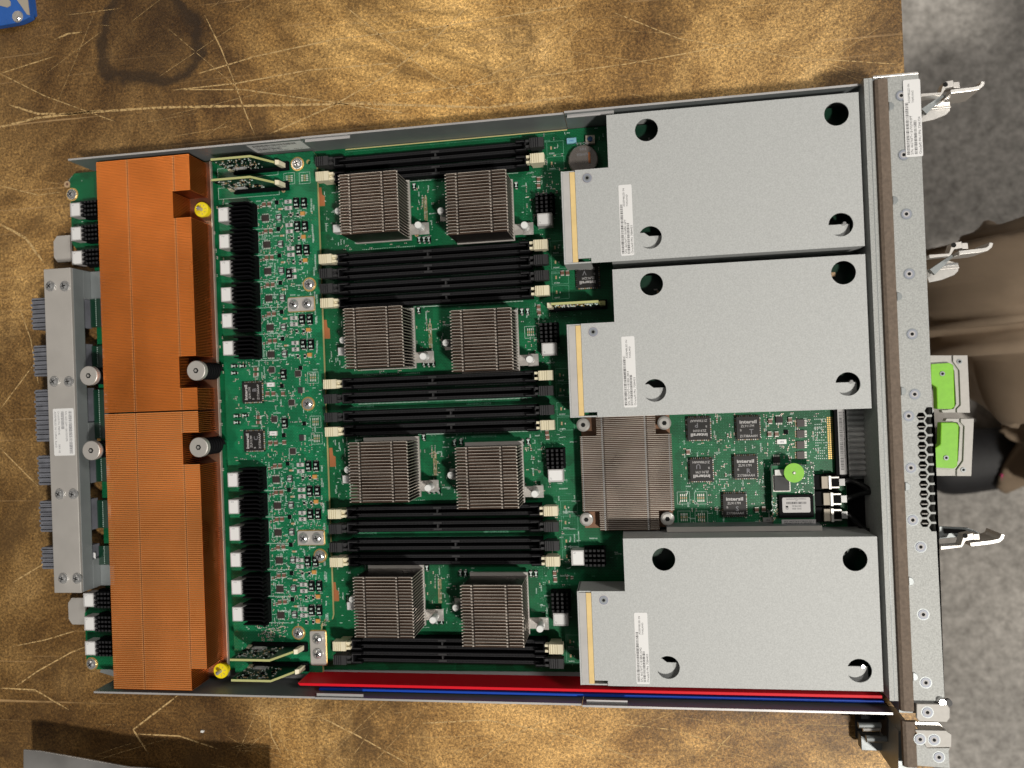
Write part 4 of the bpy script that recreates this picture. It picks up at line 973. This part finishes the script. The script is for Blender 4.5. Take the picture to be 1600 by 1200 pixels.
part('board', q, R_); 
for u in (1210, 1268): 
    x, y = mp(u, 735); part('standoff', MB().cyl(x, y, MZ, 18.4, 1.8, 'brushed', 12), R_)
x, y = mp(1217, 738); part('white_socket', MB().cbox(x, y, 5.6, 3.6, 20.06, 22, 'label_grey', 'chip_white'), R_)
x, y = mp(1221, 755); part('processor_chip', MB().cbox(x, y, 9.2, 9.2, 20.06, 22, 'grey_black').cbox(x, y, 10.6, 10.6, 20.06, 20.5, 'solder'), R_)
x, y = mp(1243, 790); q = MB().cbox(x, y, 21, 14.5, 20.06, 22.5, 'black_plastic').prism(rrect(17, 9.6, .9, cx=x, cy=y + .8), 22.52, 22.6, 'label_grey')
t = MB(); text(t, '5M1 090', -3, 1.8, .05, 1.6, 'ink', 5.5); text(t, '2RCMK30', -3, .2, .05, 1.4, 'ink', 5.5); barcode(t, -6, -2, 12, 1.4, .05, 'ink', 5); text(t, 'A2', -.8, -3.1, .05, 1.0, 'ink'); text(t, 'TM0NX74Q74M37K', -6.2, -4.2, .05, 1.1, 'ink', 12.4); text(t, '\u211e', 5, .5, .05, 3, 'ink')
q.merge(t, TR(x, y + .8, 22.6, 180)); part('memory_module', q, R_)
x, y = at(1248, 816, 20); q = MB().prism(rrect(21, 3.6, .4, cx=x, cy=y), 20.06, 20.14, 'label_grey'); barcode(q, x - 9, y - 1.5, 18, 1.3, 20.17, 'ink', 6); text(q, 'SN 465769+1816-011', x - 9, y + .1, 20.17, 1.3, 'ink', 18); part('label', q, R_)
x, y = at(1241, 739, 27); part('green_disc', MB().cyl(x, y, 20.1, 25, 2.0, 'brushed', 16).cyl(x, y, 25, 26.6, 6.1, 'green_plastic', 48).cyl(x, y, 26.6, 27.4, 1.2, 'bright_steel', 16, .6), R_)
# label strip beside the front connector, bumpy grey contact strip
x, y = at(1316, 690, 16); q = MB().cbox(x, y, 4.4, 42, 15.9, 16, 'label_grey'); t = MB(); barcode(t, -19, -1.5, 37, 2.0, 0, 'ink', 13); text(t, 'S/N 465769T+1818BK0D3A', -19, .9, 0, 1.1, 'ink', 30)
q.merge(t, TR(x, y, 16.03, -90)); q.box(x - 4.2, x + 3.4, y - 25, y + 24, 12.05, 15.88, 'black_plastic'); part('header_label', q, SV)
x0, y1 = at(1325, 640, 20); x1, y0 = at(1355, 745, 20)
q = MB(); n = 12; h = (y1 - y0) / n
q.box(x0 - 1, x1 + 1, y0 - 34, y1 + 3, 8, 13, 'zinc_wall')
for k in range(n):
    for i in range(5):
        a = math.pi * (i + .5) / 5; q.box(x0, x1, y0 + k * h + h * i / 5, y0 + k * h + h * (i + 1) / 5, 13, 15 + 4.0 * math.sin(a), 'fog_grey')
part('contact_strip', q, SV, label='bumpy grey metal strip behind the front panel')
x, y = at(1345, 790, 14); part('cable_well', MB().box(x0 - 1, x1 + 5, y0 - 33, y0 - 2, 13.01, 13.6, 'black_plastic'), SV)
# three black plugs with cables
ends = at(1368, 770, 30)
for i, (u, v) in enumerate(((1293, 754), (1296, 780), (1297, 805))):
    x, y = at(u, v, 20)
    R_ = empty('cable', (x, y, MZ), ('topmost of the three black cables plugged in beside the green disc board', 'middle of the three black cables by the green disc board', 'lowest of the three black cables, next to the bottom cover')[i], 'cable', 'black plug cables')
    part('socket', MB().box(x - 8, x - 1.6, y - 4.6, y + 4.6, MZ + .02, 17.5, 'black_plastic').box(x - 1.5, x + 8, y - 5, y + 5, MZ + .02, 14, 'black_plastic'), R_)
    q = MB().box(x - 3.4, x + .6, y - 3.8, y + 3.8, 17.5, 19.6, 'beige_plastic').box(x + .7, x + 2.2, y - 4.2, y + 4.2, 14, 20.5, 'bright_steel').box(x + 2.3, x + 7, y - 2.6, y + 2.6, 14.1, 19.4, 'black_plastic').box(x + 2.3, x + 7, y + 2.7, y + 3.6, 16, 20.2, 'bright_steel').box(x + 2.3, x + 7, y - 3.6, y - 2.7, 16, 20.2, 'bright_steel').box(x + 7.1, x + 10.5, y - 2.2, y + 2.2, 14.5, 20.0, 'chrome')
    part('plug', q, R_)
    ex, ey = (ends if i < 2 else at(1362, 832, 26))
    pts = []
    for k in range(15):
        t = k / 14; pts.append((x + 10 + (ex - x - 10) * t, y + (ey - y) * (t * t * (3 - 2 * t)) + (2.5 if i == 0 else 0) * math.sin(math.pi * t), 17.3 + 10 * t * t * (1 if i < 2 else .4)))
    part('lead', MB().tube(pts, 1.75, 'cable', 10), R_)
# rail above the bottom cover
xa, ya = at(1042, 829, 28); xb, _ = at(1285, 829, 28)
part('bay_rail', MB().box(xa, xb, ya - 1, ya + 2.2, 12.1, 28, 'zinc_wall', 'brushed'), SV)

# --- red and blue strips along the lower wall
xr0, yr = at(465, 1069, 36); 
tag(part('divider_strip', MB().prism([(xr0 + 1.5, yr - 1), (330, yr - 1), (330, yr + .9), (xr0, yr + .9)], 14, 36, 'red_plastic'), bevel=.25), 'long red plastic strip standing along the bottom wall of the tray', 'plastic strip', 'coloured divider strips')
xb0, yb = at(498, 1077, 33)
tag(part('divider_strip', MB().box(xb0, 332, yb - .9, yb + .9, 12, 33, 'blue_plastic'), bevel=.4), 'long blue plastic strip just outside the red one', 'plastic strip', 'coloured divider strips')

# --- three card carriers with steel covers
def carrier(i, ytop, holes_px, label, serial, blank):
    Z = 47.0; xl, xr, xs = 177.3, 327.6, 156.2; yb = ytop - 92.4; ys = ytop - 33
    R_ = empty('card_carrier', ((xl + xr) / 2, (ytop + yb) / 2, MZ), label, 'card carrier', 'steel covered card carriers')
    outer = [(xs, ys), (xs, ys - 3), (xs, yb + 3.2), (xs + 8.2, yb + 3.2), (xs + 8.2, yb), (xr, yb), (xr, ytop), (xl, ytop), (xl, ys)][::-1]
    hl = []
    for u, v in holes_px:
        x, y = at(u, v, Z); hl.append((x, y))
    q = MB().prism([outer] + [circle(x, y, 7.1) for x, y in hl], Z - 1.0, Z, 'galvanised')
    part('cover', q, R_)
    s_ = MB()
    s_.box(xl, xr, ytop - 1.1, ytop - .15, 13, Z - 1.05, 'galvanised'); s_.box(xl, xr, yb + .15, yb + 1.1, 13, Z - 1.05, 'galvanised')
    s_.box(xl + .1, xl + 1.1, ys, ytop - 1.2, 13, Z - 1.05, 'galvanised'); s_.box(147.6, xl, ys - 1.0, ys - .1, 22, Z - 1.05, 'galvanised')
    s_.box(147.2, 148.2, yb + .2, ys - .1, 22, Z - .2, 'galvanised'); s_.box(147.6, xs + 8, yb + .15, yb + 1.0, 22, Z - .6, 'galvanised')
    s_.box(xr - 1, xr - .1, yb + 1.2, ytop - 1.2, 13, Z - 1.05, 'galvanised')
    part('side_frame', s_, R_)
    part('foam_strip', MB().box(148.3, 152.6, yb + 1.1, ys - 1.1, 40, Z - .4, 'foam_grey'), R_, label='pale grey foam strip on the left edge')
    part('foam_strip', MB().box(152.8, 156.0, yb + 1.1, ys - 1.1, 40, Z - .1, 'foam_yellow'), R_, label='yellow foam strip on the left edge')
    # what the round holes show: a card with a metal bracket
    c = MB().box(xl + 3, xr - 3, yb + 3, ytop - 3, 30, 31.6, 'pcb_dark')
    for k in range(60): c.cbox(random.uniform(xl + 5, xr - 5), random.uniform(yb + 5, ytop - 5), random.uniform(.5, 3), random.uniform(.5, 3), 31.6, 32.3, random.choice(('solder', 'black_plastic', 'grey_black', 'tan_pad')))
    part('inner_card', c, R_)
    for k, (hx, hy) in enumerate(hl):
        if hy < ytop - 50:
            b = MB().prism([(hx - 9, hy - 9), (hx + 9, hy - 9), (hx + 9, hy + 1.6), (hx - .5, hy + 1.6), (hx - 3.5, hy + 4), (hx - 9, hy + 4)] if k % 2 == 0 else [(hx - 9, hy - 9), (hx + 6, hy - 9), (hx + 6, hy + 1), (hx - 9, hy + 1)], 41.8, 42.6, 'galvanised')
            part('inner_bracket', b, R_)
            if k % 2: part('inner_screw', MB().cyl(hx + 3, hy + 1.3, 42.6, 43.8, 1.5, 'chrome', 14, 1), R_)
    rv = [(xs + 7.6, ytop - 38.6)]
    for x, y in rv:
        part('rivet', MB().cyl(x, y, Z + .02, Z + .06, 3.4, 'wall_edge', 28).cyl(x, y, Z + .06, Z + .35, 2.9, 'rivet_zinc', 28, 2.7).cyl(x, y, Z + .36, Z + .42, 1.7, 'zinc_wall', 24).cyl(x, y, Z + .43, Z + .46, .95, 'hole_dark', 16), R_)
    t = MB().prism(rrect(44.5, 8.2, .9), 0, .1, 'label_white')
    ik = 'ink'
    barcode(t, -21, 1.9, 31, 1.6, .13, ik, 20 + i); text(t, 'S/N: ' + serial, -21, .15, .13, 1.9, ik, 21.5)
    barcode(t, -21, -1.7, 19, 1.5, .13, ik, 30 + i); text(t, 'Oracle\u00ae PN: 7084433', -21, -3.7, .13, 1.9, ik, 17.5)
    text(t, 'ASSEMBLED IN', 8.5, .5, .13, 1.6, ik, 11.5); text(t, 'THAILAND', 8.5, -1.4, .13, 1.6, ik, 7.5)
    u, v = ((978.5, 344), (983, 581), (1003, 1013))[i]
    x, y = at(u, v, Z); part('label', MB().merge(t, TR(x, y, Z + .02, 90)), R_)
    return R_
carrier(0, 22.8, ((1010, 203), (1307, 178), (1016, 371), (1314, 351)), 'steel covered card carrier at the top, beside the coin battery', '465769T+1818BK16PY', 0)
carrier(1, -74.6, ((1018, 444), (1318, 426), (1023, 610), (1325, 600)), 'middle steel covered card carrier, above the flat finned heat sink', '465769T+1818BK18K4', 0)
carrier(2, -243.6, ((1037, 874), (1336, 874), (1044, 1043), (1343, 1048)), 'steel covered card carrier at the bottom, beside the red strip', '465769T+1818BK16M2', 1)

# --- front panel
fp = empty  # (kept as parts of the server blade)
Z = 47.0
def mmx(u, v, z=Z): return at(u, v, z)
q = MB(); q.prism([(330.9, 30.6), (335.8, 30.6), (335.8, -341.5), (330.9, -341.5)], 6, Z, 'panel_steel'); q.box(333.6, 334.0, -341, 30, Z + .01, Z + .15, 'zinc_wall')
part('inner_rib', q, SV, bevel=.4, label='pale steel strip between the covers and the brown gasket')
gq = MB(); gz = [(0, 47), (.6, 48.6), (2.2, 49.6), (6.2, 49.8), (7.8, 48.8), (8.4, 47)]
def gas(x0, ya, yb, name='gasket'):
    g = MB(); n = 24
    for k in range(n):
        y0 = ya + (yb - ya) * k / n; y1 = ya + (yb - ya) * (k + 1) / n
        for (a, za), (b, zb) in zip(gz[:-1], gz[1:]):
            g.face([(x0 + a, y0, za), (x0 + a, y1, za), (x0 + b, y1, zb), (x0 + b, y0, zb)], 'gasket')
    for yy in (ya, yb): g.face([(x0 + a, yy, z) for a, z in gz], 'gasket')
    part(name, g, SV, label='brown fabric gasket along the front panel')
gas(335.9, 28.6, -346.5); gas(336.4, -352.5, -379.5)
def hexa(x, y, r): return [(x + r * math.cos(math.radians(60 * k)), y + r * math.sin(math.radians(60 * k))) for k in range(6)]
hx = []
for k in range(13): hx.append(hexa(*at(1451.8 + 7.2 * k / 12, 642 + 182.5 * k / 12, Z), 2.55))
for k in range(12): hx.append(hexa(*at(1439 + 6 * k / 11, 650.5 + 167 * k / 11, Z), 2.55))
pan = MB().prism([[(344.2, 30.2), (344.2, -348.5), (361.6, -348.5), (361.6, 30.2)]] + hx, Z - 1.2, Z, 'panel_steel')
pan.box(344.2, 361.0, -348.5, 30.2, 5, 7, 'panel_steel'); pan.box(344.2, 345.2, -348.4, 30.1, 7, Z - 1.25, 'zinc_wall'); pan.box(335.9, 344.1, -348.4, 30, 30, Z - .05, 'zinc_wall')
pan.box(360.6, 361.6, -348.4, 30.1, 7, Z - 1.25, 'panel_steel'); pan.box(344.2, 361.6, 29.3, 30.15, 7, Z - 1.3, 'panel_steel')
pan.box(336, 361.5, 30.3, 31.6, 20, Z + .3, 'bright_steel')
panel = part('front_panel', pan, SV, bevel=.15, label='steel front panel top with hexagonal vent holes')
# structure visible through the vents
v_ = MB(); r = random.Random(2)
for k in range(26): v_.box(346.5, 359.8, -168 - k * 2.9, -167.4 - k * 2.9, 30, 41, 'powder_white')
part('vent_louvre', v_, panel)
def rivet(u, v, z=Z, parent=None, big=True):
    x, y = at(u, v, z); part('rivet', MB().cyl(x, y, z + .02, z + .06, 3.5, 'zinc_wall', 28).cyl(x, y, z + .06, z + .35, 2.95, 'rivet_zinc', 28, 2.8).cyl(x, y, z + .36, z + .38, 1.8, 'label_grey', 24).cyl(x, y, z + .40, z + .42, 1.0, 'hole_dark', 16), parent or panel)
for u, v in ((1408, 149.5), (1412, 242), (1416, 334.5), (1420.5, 428), (1425, 522), (1429, 616), (1419.5, 650), (1423, 731), (1426, 812.5), (1438.5, 854.5), (1442.5, 960), (1446.5, 1066.5)): rivet(u, v)
for u, v in ((1393, 166), (1399, 313), (1405.5, 463), (1412, 611), (1418.5, 760), (1424, 908), (1430.5, 1057)):
    x, y = at(u, v, Z); q = MB().prism([(x - 1.6, y + 2.6)] + [(x - 1.6 + 3.0 * math.cos(math.radians(a)), y + 2.6 * math.sin(math.radians(a))) for a in (60, 40, 20, 0, -20, -40, -60)] + [(x - 1.6, y - 2.6)], Z + .02, Z + .7, 'zinc_wall'); part('dimple', q, panel, bevel=.3)
t = MB().prism(rrect(46, 9.6, .9), 0, .08, 'label_white')
barcode(t, -21.5, 2.4, 31, 1.7, .11, 'ink', 41); text(t, 'S/N: 465769T+1819GM03PF', -21.5, .5, .11, 2.0, 'ink', 23); barcode(t, -21.5, -1.8, 20, 1.6, .11, 'ink', 42); text(t, 'Oracle\u00ae FRU PN: 7346734', -21.5, -4.1, .11, 2.0, 'ink', 22); text(t, 'ASSEMBLED IN', 9, 1.2, .11, 1.7, 'ink', 11.5); text(t, 'THAILAND', 9, -.9, .11, 1.7, 'ink', 7.5)
x, y = at(1426.5, 184.5, Z + .6); part('label', MB().merge(t, TR(x, y, Z + .55, 90)), panel)
# --- ejector levers on the front face
def lever(du, dv, flip, label):
    f = lambda u, v, z=32: at(u + du, v + dv, z)
    q = MB()
    q.prism([f(1437, 148), f(1468, 146), f(1473, 130), f(1487, 127), f(1489, 137), f(1476, 139), (f(1470, 149)), f(1437, 153)], 26, 34, 'brushed')
    q.prism([f(1489, 129), f(1498, 129), f(1499, 138), f(1489, 138)], 25, 33, 'brushed')
    x, y = f(1477, 132, 34); q.cyl(x, y, 34.01, 34.3, 1.5, 'hole_dark', 14)
    o = part('ejector_lever', q, SV, bevel=.3, label=label)
    h = MB().ribbon([f(1483, 145), f(1500, 143), f(1518, 141), f(1527, 139), f(1532, 135), f(1534, 129)], 2.3, 14, 34, 'brushed', 'bright_steel'); part('handle', h, o, bevel=.3)
    h = MB().prism([f(1437, 182, 22), f(1437, 170, 22), f(1455, 163, 22), f(1468, 155, 22), f(1484, 159, 22), f(1487, 163, 22), f(1486, 172, 22), f(1480, 178, 22), f(1460, 186, 22), f(1440, 190, 22)], 19.4, 20.6, 'bright_steel')
    h.ribbon([f(1458, 164, 21), f(1484, 161, 21)], 1.3, 20.7, 21.6, 'chrome'); h.ribbon([f(1452, 170, 21), f(1486, 167, 21)], 1.0, 20.7, 21.3, 'brushed')
    if flip:
        h = MB().prism([f(1438, 118, 20), f(1482, 120, 20), f(1502, 128, 20), f(1480, 134, 20), f(1438, 138, 20)], 17, 18.5, 'zinc_wall').prism([f(1444, 121, 20), f(1478, 123, 20), f(1484, 128, 20), f(1446, 129, 20)], 18.6, 19.2, 'hole_dark')
    part('thumb_tab', h, o, bevel=.3)
    if flip: return
    k = MB().prism([f(1440, 170, 26), f(1474, 147, 26), f(1477, 149, 26), f(1448, 178, 26)], 23, 26, 'zinc_wall'); part('link_arm', k, o)
lever(0, 0, False, 'ejector lever near the top end of the front panel')
lever(13, 251, False, 'ejector lever below the top one, above the green handled module')
lever(31, 705, True, 'ejector lever near the bottom, beside the vent holes')
# --- two plug-in modules with green grips
def gmod(u0, v0, flip, label):
    z = 24
    f = lambda u, v, zz=z: at(u0 + u, v0 + (v if not flip else 91 - v), zz)
    (xa, ya), (xb, yb) = f(-8, 0), f(54, 91); 
    R_ = empty('plug_in_module', ((xa + xb) / 2, (ya + yb) / 2, z - 8), label, 'plug-in module', 'plug-in modules with green grips')
    part('frame', MB().prism([f(-8, 0), f(53, 0), f(57, 90), f(15, 90), f(13, 86), f(32, 84), f(36, 76), f(33, 24), f(26, 14), f(-8, 14)], z - 6, z - 1.2, 'powder_white'), R_, bevel=.3)
    part('bezel', MB().prism([f(30, 0), f(53, 0), f(57, 90), f(36, 90), f(36, 84), f(42, 78), f(40, 24), f(30, 10)], z - 1.15, z, 'powder_white'), R_, bevel=.3)
    part('grip', MB().prism([f(-6, 14), f(24, 12), f(30, 16), f(32, 80), f(27, 84), f(4, 84), f(3, 50), f(-6, 44)], z - 5, z + 1.2, 'green_plastic'), R_, bevel=.6)
    for u, v in ((12, 29), (40, 10)):
        x, y = f(u, v); part('screw', MB().cyl(x, y, z + .1 if u > 20 else z + 1.3, z + .5 if u > 20 else z + 1.7, 1.5, 'zinc_wall', 16).cyl(x, y, z + .5 if u > 20 else z + 1.71, z + .55 if u > 20 else z + 1.76, .8, 'hole_dark', 10), R_)
gmod(1459, 555, False, 'upper silver module with a green grip on the front panel')
gmod(1465, 653, True, 'lower silver module with a green grip beside the vent holes')
# --- brackets at the lower end of the front panel
def poly(pts, z): return [at(u, v, z) for u, v in pts]
q = MB().prism(poly(((1432, 1100), (1480, 1101), (1484.5, 1107), (1484.5, 1122), (1480, 1128), (1436, 1127), (1432, 1122)), 50), 48, 50, 'powder_white')
q.prism(poly(((1426, 1128), (1468, 1130), (1480, 1141), (1436, 1141)), 46), 44, 45.5, 'bright_steel')
lo = part('corner_bracket', q, SV, bevel=.4, label='bright metal bracket at the lower end of the front panel')
q = MB().prism(poly(((1430, 1141), (1478, 1142), (1486.5, 1148), (1486, 1167), (1448, 1168), (1445, 1162), (1430, 1141)), 50), 48, 50, 'powder_white')
q.prism(poly(((1429, 1142), (1446, 1163), (1448, 1169), (1484, 1169), (1482, 1174), (1484, 1200), (1430, 1196)), 47), 45.5, 47, 'panel_steel')
q.prism(poly(((1402, 1140), (1428, 1141), (1431, 1215), (1402, 1215)), 42), 8, 44, 'zinc_wall')
lo2 = part('corner_bracket', q, SV, bevel=.4, label='riveted bracket at the very bottom right corner')
rivet(1449, 1113, 50, lo); rivet(1459.5, 1156, 50, lo2); rivet(1437.5, 1155, 50, lo2); rivet(1467, 1183, 47, lo2)
x, y = at(1471, 1096, 48); part('pin', MB().cyl(x, y, 47, 50, 2.6, 'chrome', 14, 1.8).cyl(x + 3.5, y - .5, 47, 49, 2.2, 'grey_black', 14), lo)
# hinge pins of the lower latch, lying left of the gasket
x0, y0 = at(1341, 1133, 22); x1, y1 = at(1376, 1133, 22)
q = MB().tube([(x0, y0, 22), (x1, y1, 22)], 1.7, 'zinc_wall', 12).tube([(x0 + 3, y0 - 3.2, 20), (x1, y1 - 3.2, 20)], 1.4, 'bright_steel', 12)
a0, b0 = at(1353, 1154, 22); q.tube([(a0, b0, 22), (a0 + 12, b0, 22)], 2.0, 'zinc_wall', 12)
q.box(x0 + 4, 345, b0 - 12, b0 - 3, 4, 12, 'zinc_wall'); q.box(a0 + 12.1, 345, b0 - 3, y0 + 6, 6, 26, 'grey_black'); q.box(x0 + 3, 340, b0 - 8, y0 + 12, 2, 4, 'grey_black'); q.box(x0 + 2.3, 338, y0 + 3, y0 + 12, 4, 20, 'black_plastic')
part('latch_mechanism', q, SV, bevel=.2, label='steel latch pins under the lower end of the gasket')

#=================================================================== LOOSE THINGS ON THE BENCH
# blue metal bracket, top left
c = [at(u, v, 8) for u, v in ((-60, 48), (0, 40), (28, 35), (40, 30), (47, 26), (44, 0), (38, -40), (-60, -40))]
R_ = empty('blue_bracket', (c[2][0], c[2][1], 0), 'blue metal piece with tan cut-outs and one rivet in the top left corner', 'bracket')
part('plate', MB().prism(c[::-1] if False else c, 3, 8, 'blue_paint'), R_, bevel=.5)
part('panel', MB().prism([at(u, v, 8) for u, v in ((22, -40), (23, -6), (43, 23), (47, 24), (44, 0), (38, -40))], 8.05, 8.6, 'beige_plastic'), R_)
part('inlay', MB().prism([at(u, v, 8) for u, v in ((-30, -4), (0, -4), (12, -3), (17, 3), (17, 9), (12, 12), (0, 9), (-30, 4))], 8.05, 8.5, 'beige_plastic'), R_)
x, y = at(26, 25, 9); part('rivet', MB().cyl(x, y, 8.02, 8.9, 4.6, 'bright_steel', 24, 4.0).cyl(x + 1, y - 2, 8.9, 9.6, 1.6, 'chrome', 16, .8), R_)
part('foot', MB().prism([(p[0] * .96 + c[2][0] * .04, p[1] + 4) for p in c], .0, 2.95, 'blue_paint'), R_)
# grey metal box, bottom left
zt = 29
cs = [at(u, v, zt) for u, v in ((36, 1171), (62, 1173), (130, 1185), (200, 1198), (424, 1214))]
R_ = empty('metal_box', (-200, -440, 0), 'dull grey metal box with a bent lid at the bottom left corner of the photo', 'metal box')
pts = cs + [(cs[-1][0], cs[-1][1] - 150), (cs[0][0] - 6, cs[0][1] - 150)]
part('lid', MB().prism(pts[::-1], zt - 1.5, zt, 'bent_metal'), R_, bevel=.6)
part('side_wall', MB().prism([(p[0] + (.8 if p[0] < -200 else -.8), min(p[1] - 40, pts[-1][1] + 60) if i < 5 else p[1] + 2) for i, p in enumerate(pts)][::-1], 0.02, zt - 1.6, 'bent_metal'), R_)
x, y = at(316, 1143, 1); tag(part('plastic_crumb', MB().prism([(x - 1.4, y - .6), (x + .6, y - 1), (x + 1.6, y), (x + .8, y + .9), (x - 1, y + .8)], .02, 1.2, 'chip_white')), 'tiny white crumb lying on the bench below the tray', 'crumb')

#=================================================================== PERSON standing beside the bench
PZF = -880.0
def skin_body(name, joints, edges, m, sub=2):
    me = bpy.data.meshes.new(name); me.from_pydata([tuple(c * MM for c in j[0]) for j in joints], edges, []); me.materials.append(MATS[m])
    o = bpy.data.objects.new(name, me); COL.objects.link(o)
    o.modifiers.new('skin', 'SKIN').use_smooth_shade = True
    for i, j in enumerate(joints):
        r = j[1]; me.skin_vertices[0].data[i].radius = ((r if isinstance(r, (int, float)) else r[0]) * MM, (r if isinstance(r, (int, float)) else r[1]) * MM)
    me.skin_vertices[0].data[0].use_root = True
    s = o.modifiers.new('sub', 'SUBSURF'); s.levels = sub; s.render_levels = sub
    return o
kx, ky = at(1545, 478, -330)          # near leg: knee
hx_, hy_ = at(1600, 668, -840)        # other leg: hem above the shoe
fx, fy = at(1455, 520, -800)          # near leg: hem
px = max(kx, hx_) + 260; py = (ky + hy_) / 2
PX = (px, py)
J = [((px, py, 60), (120, 150)), ((px, py + 95, -30), 95), ((kx + 40, ky, -330), 66), ((fx + 40, fy, -790), 62),
     ((px, py - 95, -30), 95), ((hx_ + 55, hy_, -380), 70), ((hx_ + 42, hy_, -790), 60)]
person = skin_body('person', [((px, py, 60), (112, 145)), ((px, py, 260), (105, 150)), ((px, py, 440), (110, 165)), ((px, py, 520), (62, 90)), ((px - 10, py, 580), 52), ((px - 20, py, 660), (88, 74)), ((px - 20, py, 745), (92, 76)),
     ((px, py + 185, 500), 58), ((px + 10, py + 225, 230), 44), ((px - 20, py + 235, 0), 33), ((px - 30, py + 230, -85), (22, 40)),
     ((px, py - 185, 500), 58), ((px + 10, py - 225, 230), 44), ((px - 20, py - 235, 0), 33), ((px - 30, py - 230, -85), (22, 40)),
     ((px, py + 85, -30), 84), ((kx + 20, ky, -330), 50), ((fx + 12, fy, -800), 36), ((px, py - 85, -30), 84), ((hx_ + 120, hy_, -400), 50), ((hx_ + 48, hy_, -800), 36)],
     [(0, 1), (1, 2), (2, 3), (3, 4), (4, 5), (5, 6), (2, 7), (7, 8), (8, 9), (9, 10), (2, 11), (11, 12), (12, 13), (13, 14), (0, 15), (15, 16), (16, 17), (0, 18), (18, 19), (19, 20)], 'skin')
tag(person, 'person in khaki trousers and black shoes standing beside the bench', 'person'); ORG[person] = Vector((0, 0, 0))
def child(o): o.parent = person; return o
child(skin_body('shirt', [((px, py, 150), (128, 162)), ((px, py, 260), (120, 165)), ((px, py, 440), (124, 180)), ((px, py, 510), (80, 110)), ((px, py + 190, 500), 70), ((px + 8, py + 215, 330), 60), ((px, py - 190, 500), 70), ((px + 8, py - 215, 330), 60)],
     [(0, 1), (1, 2), (2, 3), (2, 4), (4, 5), (2, 6), (6, 7)], 'shirt'))
child(skin_body('hair', [((px + 10, py, 735), (98, 84)), ((px + 10, py, 775), (86, 74))], [(0, 1)], 'hair'))
def leg_cloth(q, path, seed):
    r = random.Random(seed); n, m = 96, 120; P = [Vector(p[:3]) for p in path]; R0 = [p[3] for p in path]
    folds = [(r.uniform(0, 6.28), r.uniform(-1.6, 1.6), r.uniform(0.25, 0.6), r.uniform(0, 1), r.uniform(.07, .2), r.uniform(18, 42)) for _ in range(40)]
    folds += [(2.55, .25, .22, .5, 3, 30), (3.05, -.2, .16, .35, 1.2, 24), (3.6, .3, .2, .5, 3, 30), (4.3, -.1, .2, .4, 2, 22)]
    k0 = len(q.v)
    for i in range(m):
        t = i / (m - 1) * (len(P) - 1); a = min(int(t), len(P) - 2); f = t - a; f2 = f * f * (3 - 2 * f)
        c = P[a].lerp(P[a + 1], f); rad = R0[a] * (1 - f2) + R0[a + 1] * f2; tt = i / (m - 1)
        d = (P[a + 1] - P[a]).normalized(); u = d.cross(Vector((0, 1, 0))).normalized(); v = d.cross(u)
        for j in range(n):
            th = 2 * math.pi * j / n; h = 0
            for th0, sl, wd, tc_, tw, am in folds:      # slanting creases with a sharp crest
                x = (th - th0 - sl * (tt - tc_) * 6 + math.pi) % (2 * math.pi) - math.pi
                h += am * math.exp(-((tt - tc_) / tw) ** 2) * max(0, 1 - abs(x) / wd) ** 1.3
            rr = rad - 22 + h
            q.v.append(tuple(c + (u * math.cos(th) + v * math.sin(th)) * rr))
    for i in range(m - 1):
        for j in range(n):
            j2 = (j + 1) % n; q.f.append((k0 + i * n + j, k0 + i * n + j2, k0 + (i + 1) * n + j2, k0 + (i + 1) * n + j)); q.m.append('trouser')
q = MB()
leg_cloth(q, [(px, py, 110, 150), (px - 20, py + 80, -60, 118), ((px + kx) / 2, ky + 5, -200, 92), (kx + 20, ky, -340, 80), (kx + 5, ky - 6, -500, 76), (fx + 20, fy, -680, 74), (fx + 10, fy, -846, 84)], 3)
leg_cloth(q, [(px, py, 110, 150), (px, py - 60, -60, 118), ((px + hx_) / 2 + 90, (py + hy_) / 2 - 40, -230, 96), (hx_ + 125, hy_, -400, 84), (hx_ + 95, hy_, -600, 80), (hx_ + 62, hy_, -760, 78), (hx_ + 46, hy_, -840, 90)], 8)
tm = q.mesh('trousers'); tm.polygons.foreach_set('use_smooth', [True] * len(tm.polygons))
tr = bpy.data.objects.new('trousers', tm); COL.objects.link(tr); child(tr)
def shoe(x, y):
    o = child(skin_body('shoe', [((x + 45, y, -840), (52, 44)), ((x - 40, y, -846), (54, 38)), ((x - 110, y - 8, -852), (62, 32)), ((x - 165, y - 14, -858), (52, 24))], [(0, 1), (1, 2), (2, 3)], 'shoe_black'))
    return o
s1 = shoe(hx_ + 10, hy_ - 48); shoe(fx + 60, fy - 40)
bx_, by_ = at(1573, 746, -800); child(part('shoe_tab', MB().cbox(bx_, by_, 10, 9, -812, -806, 'pink')))
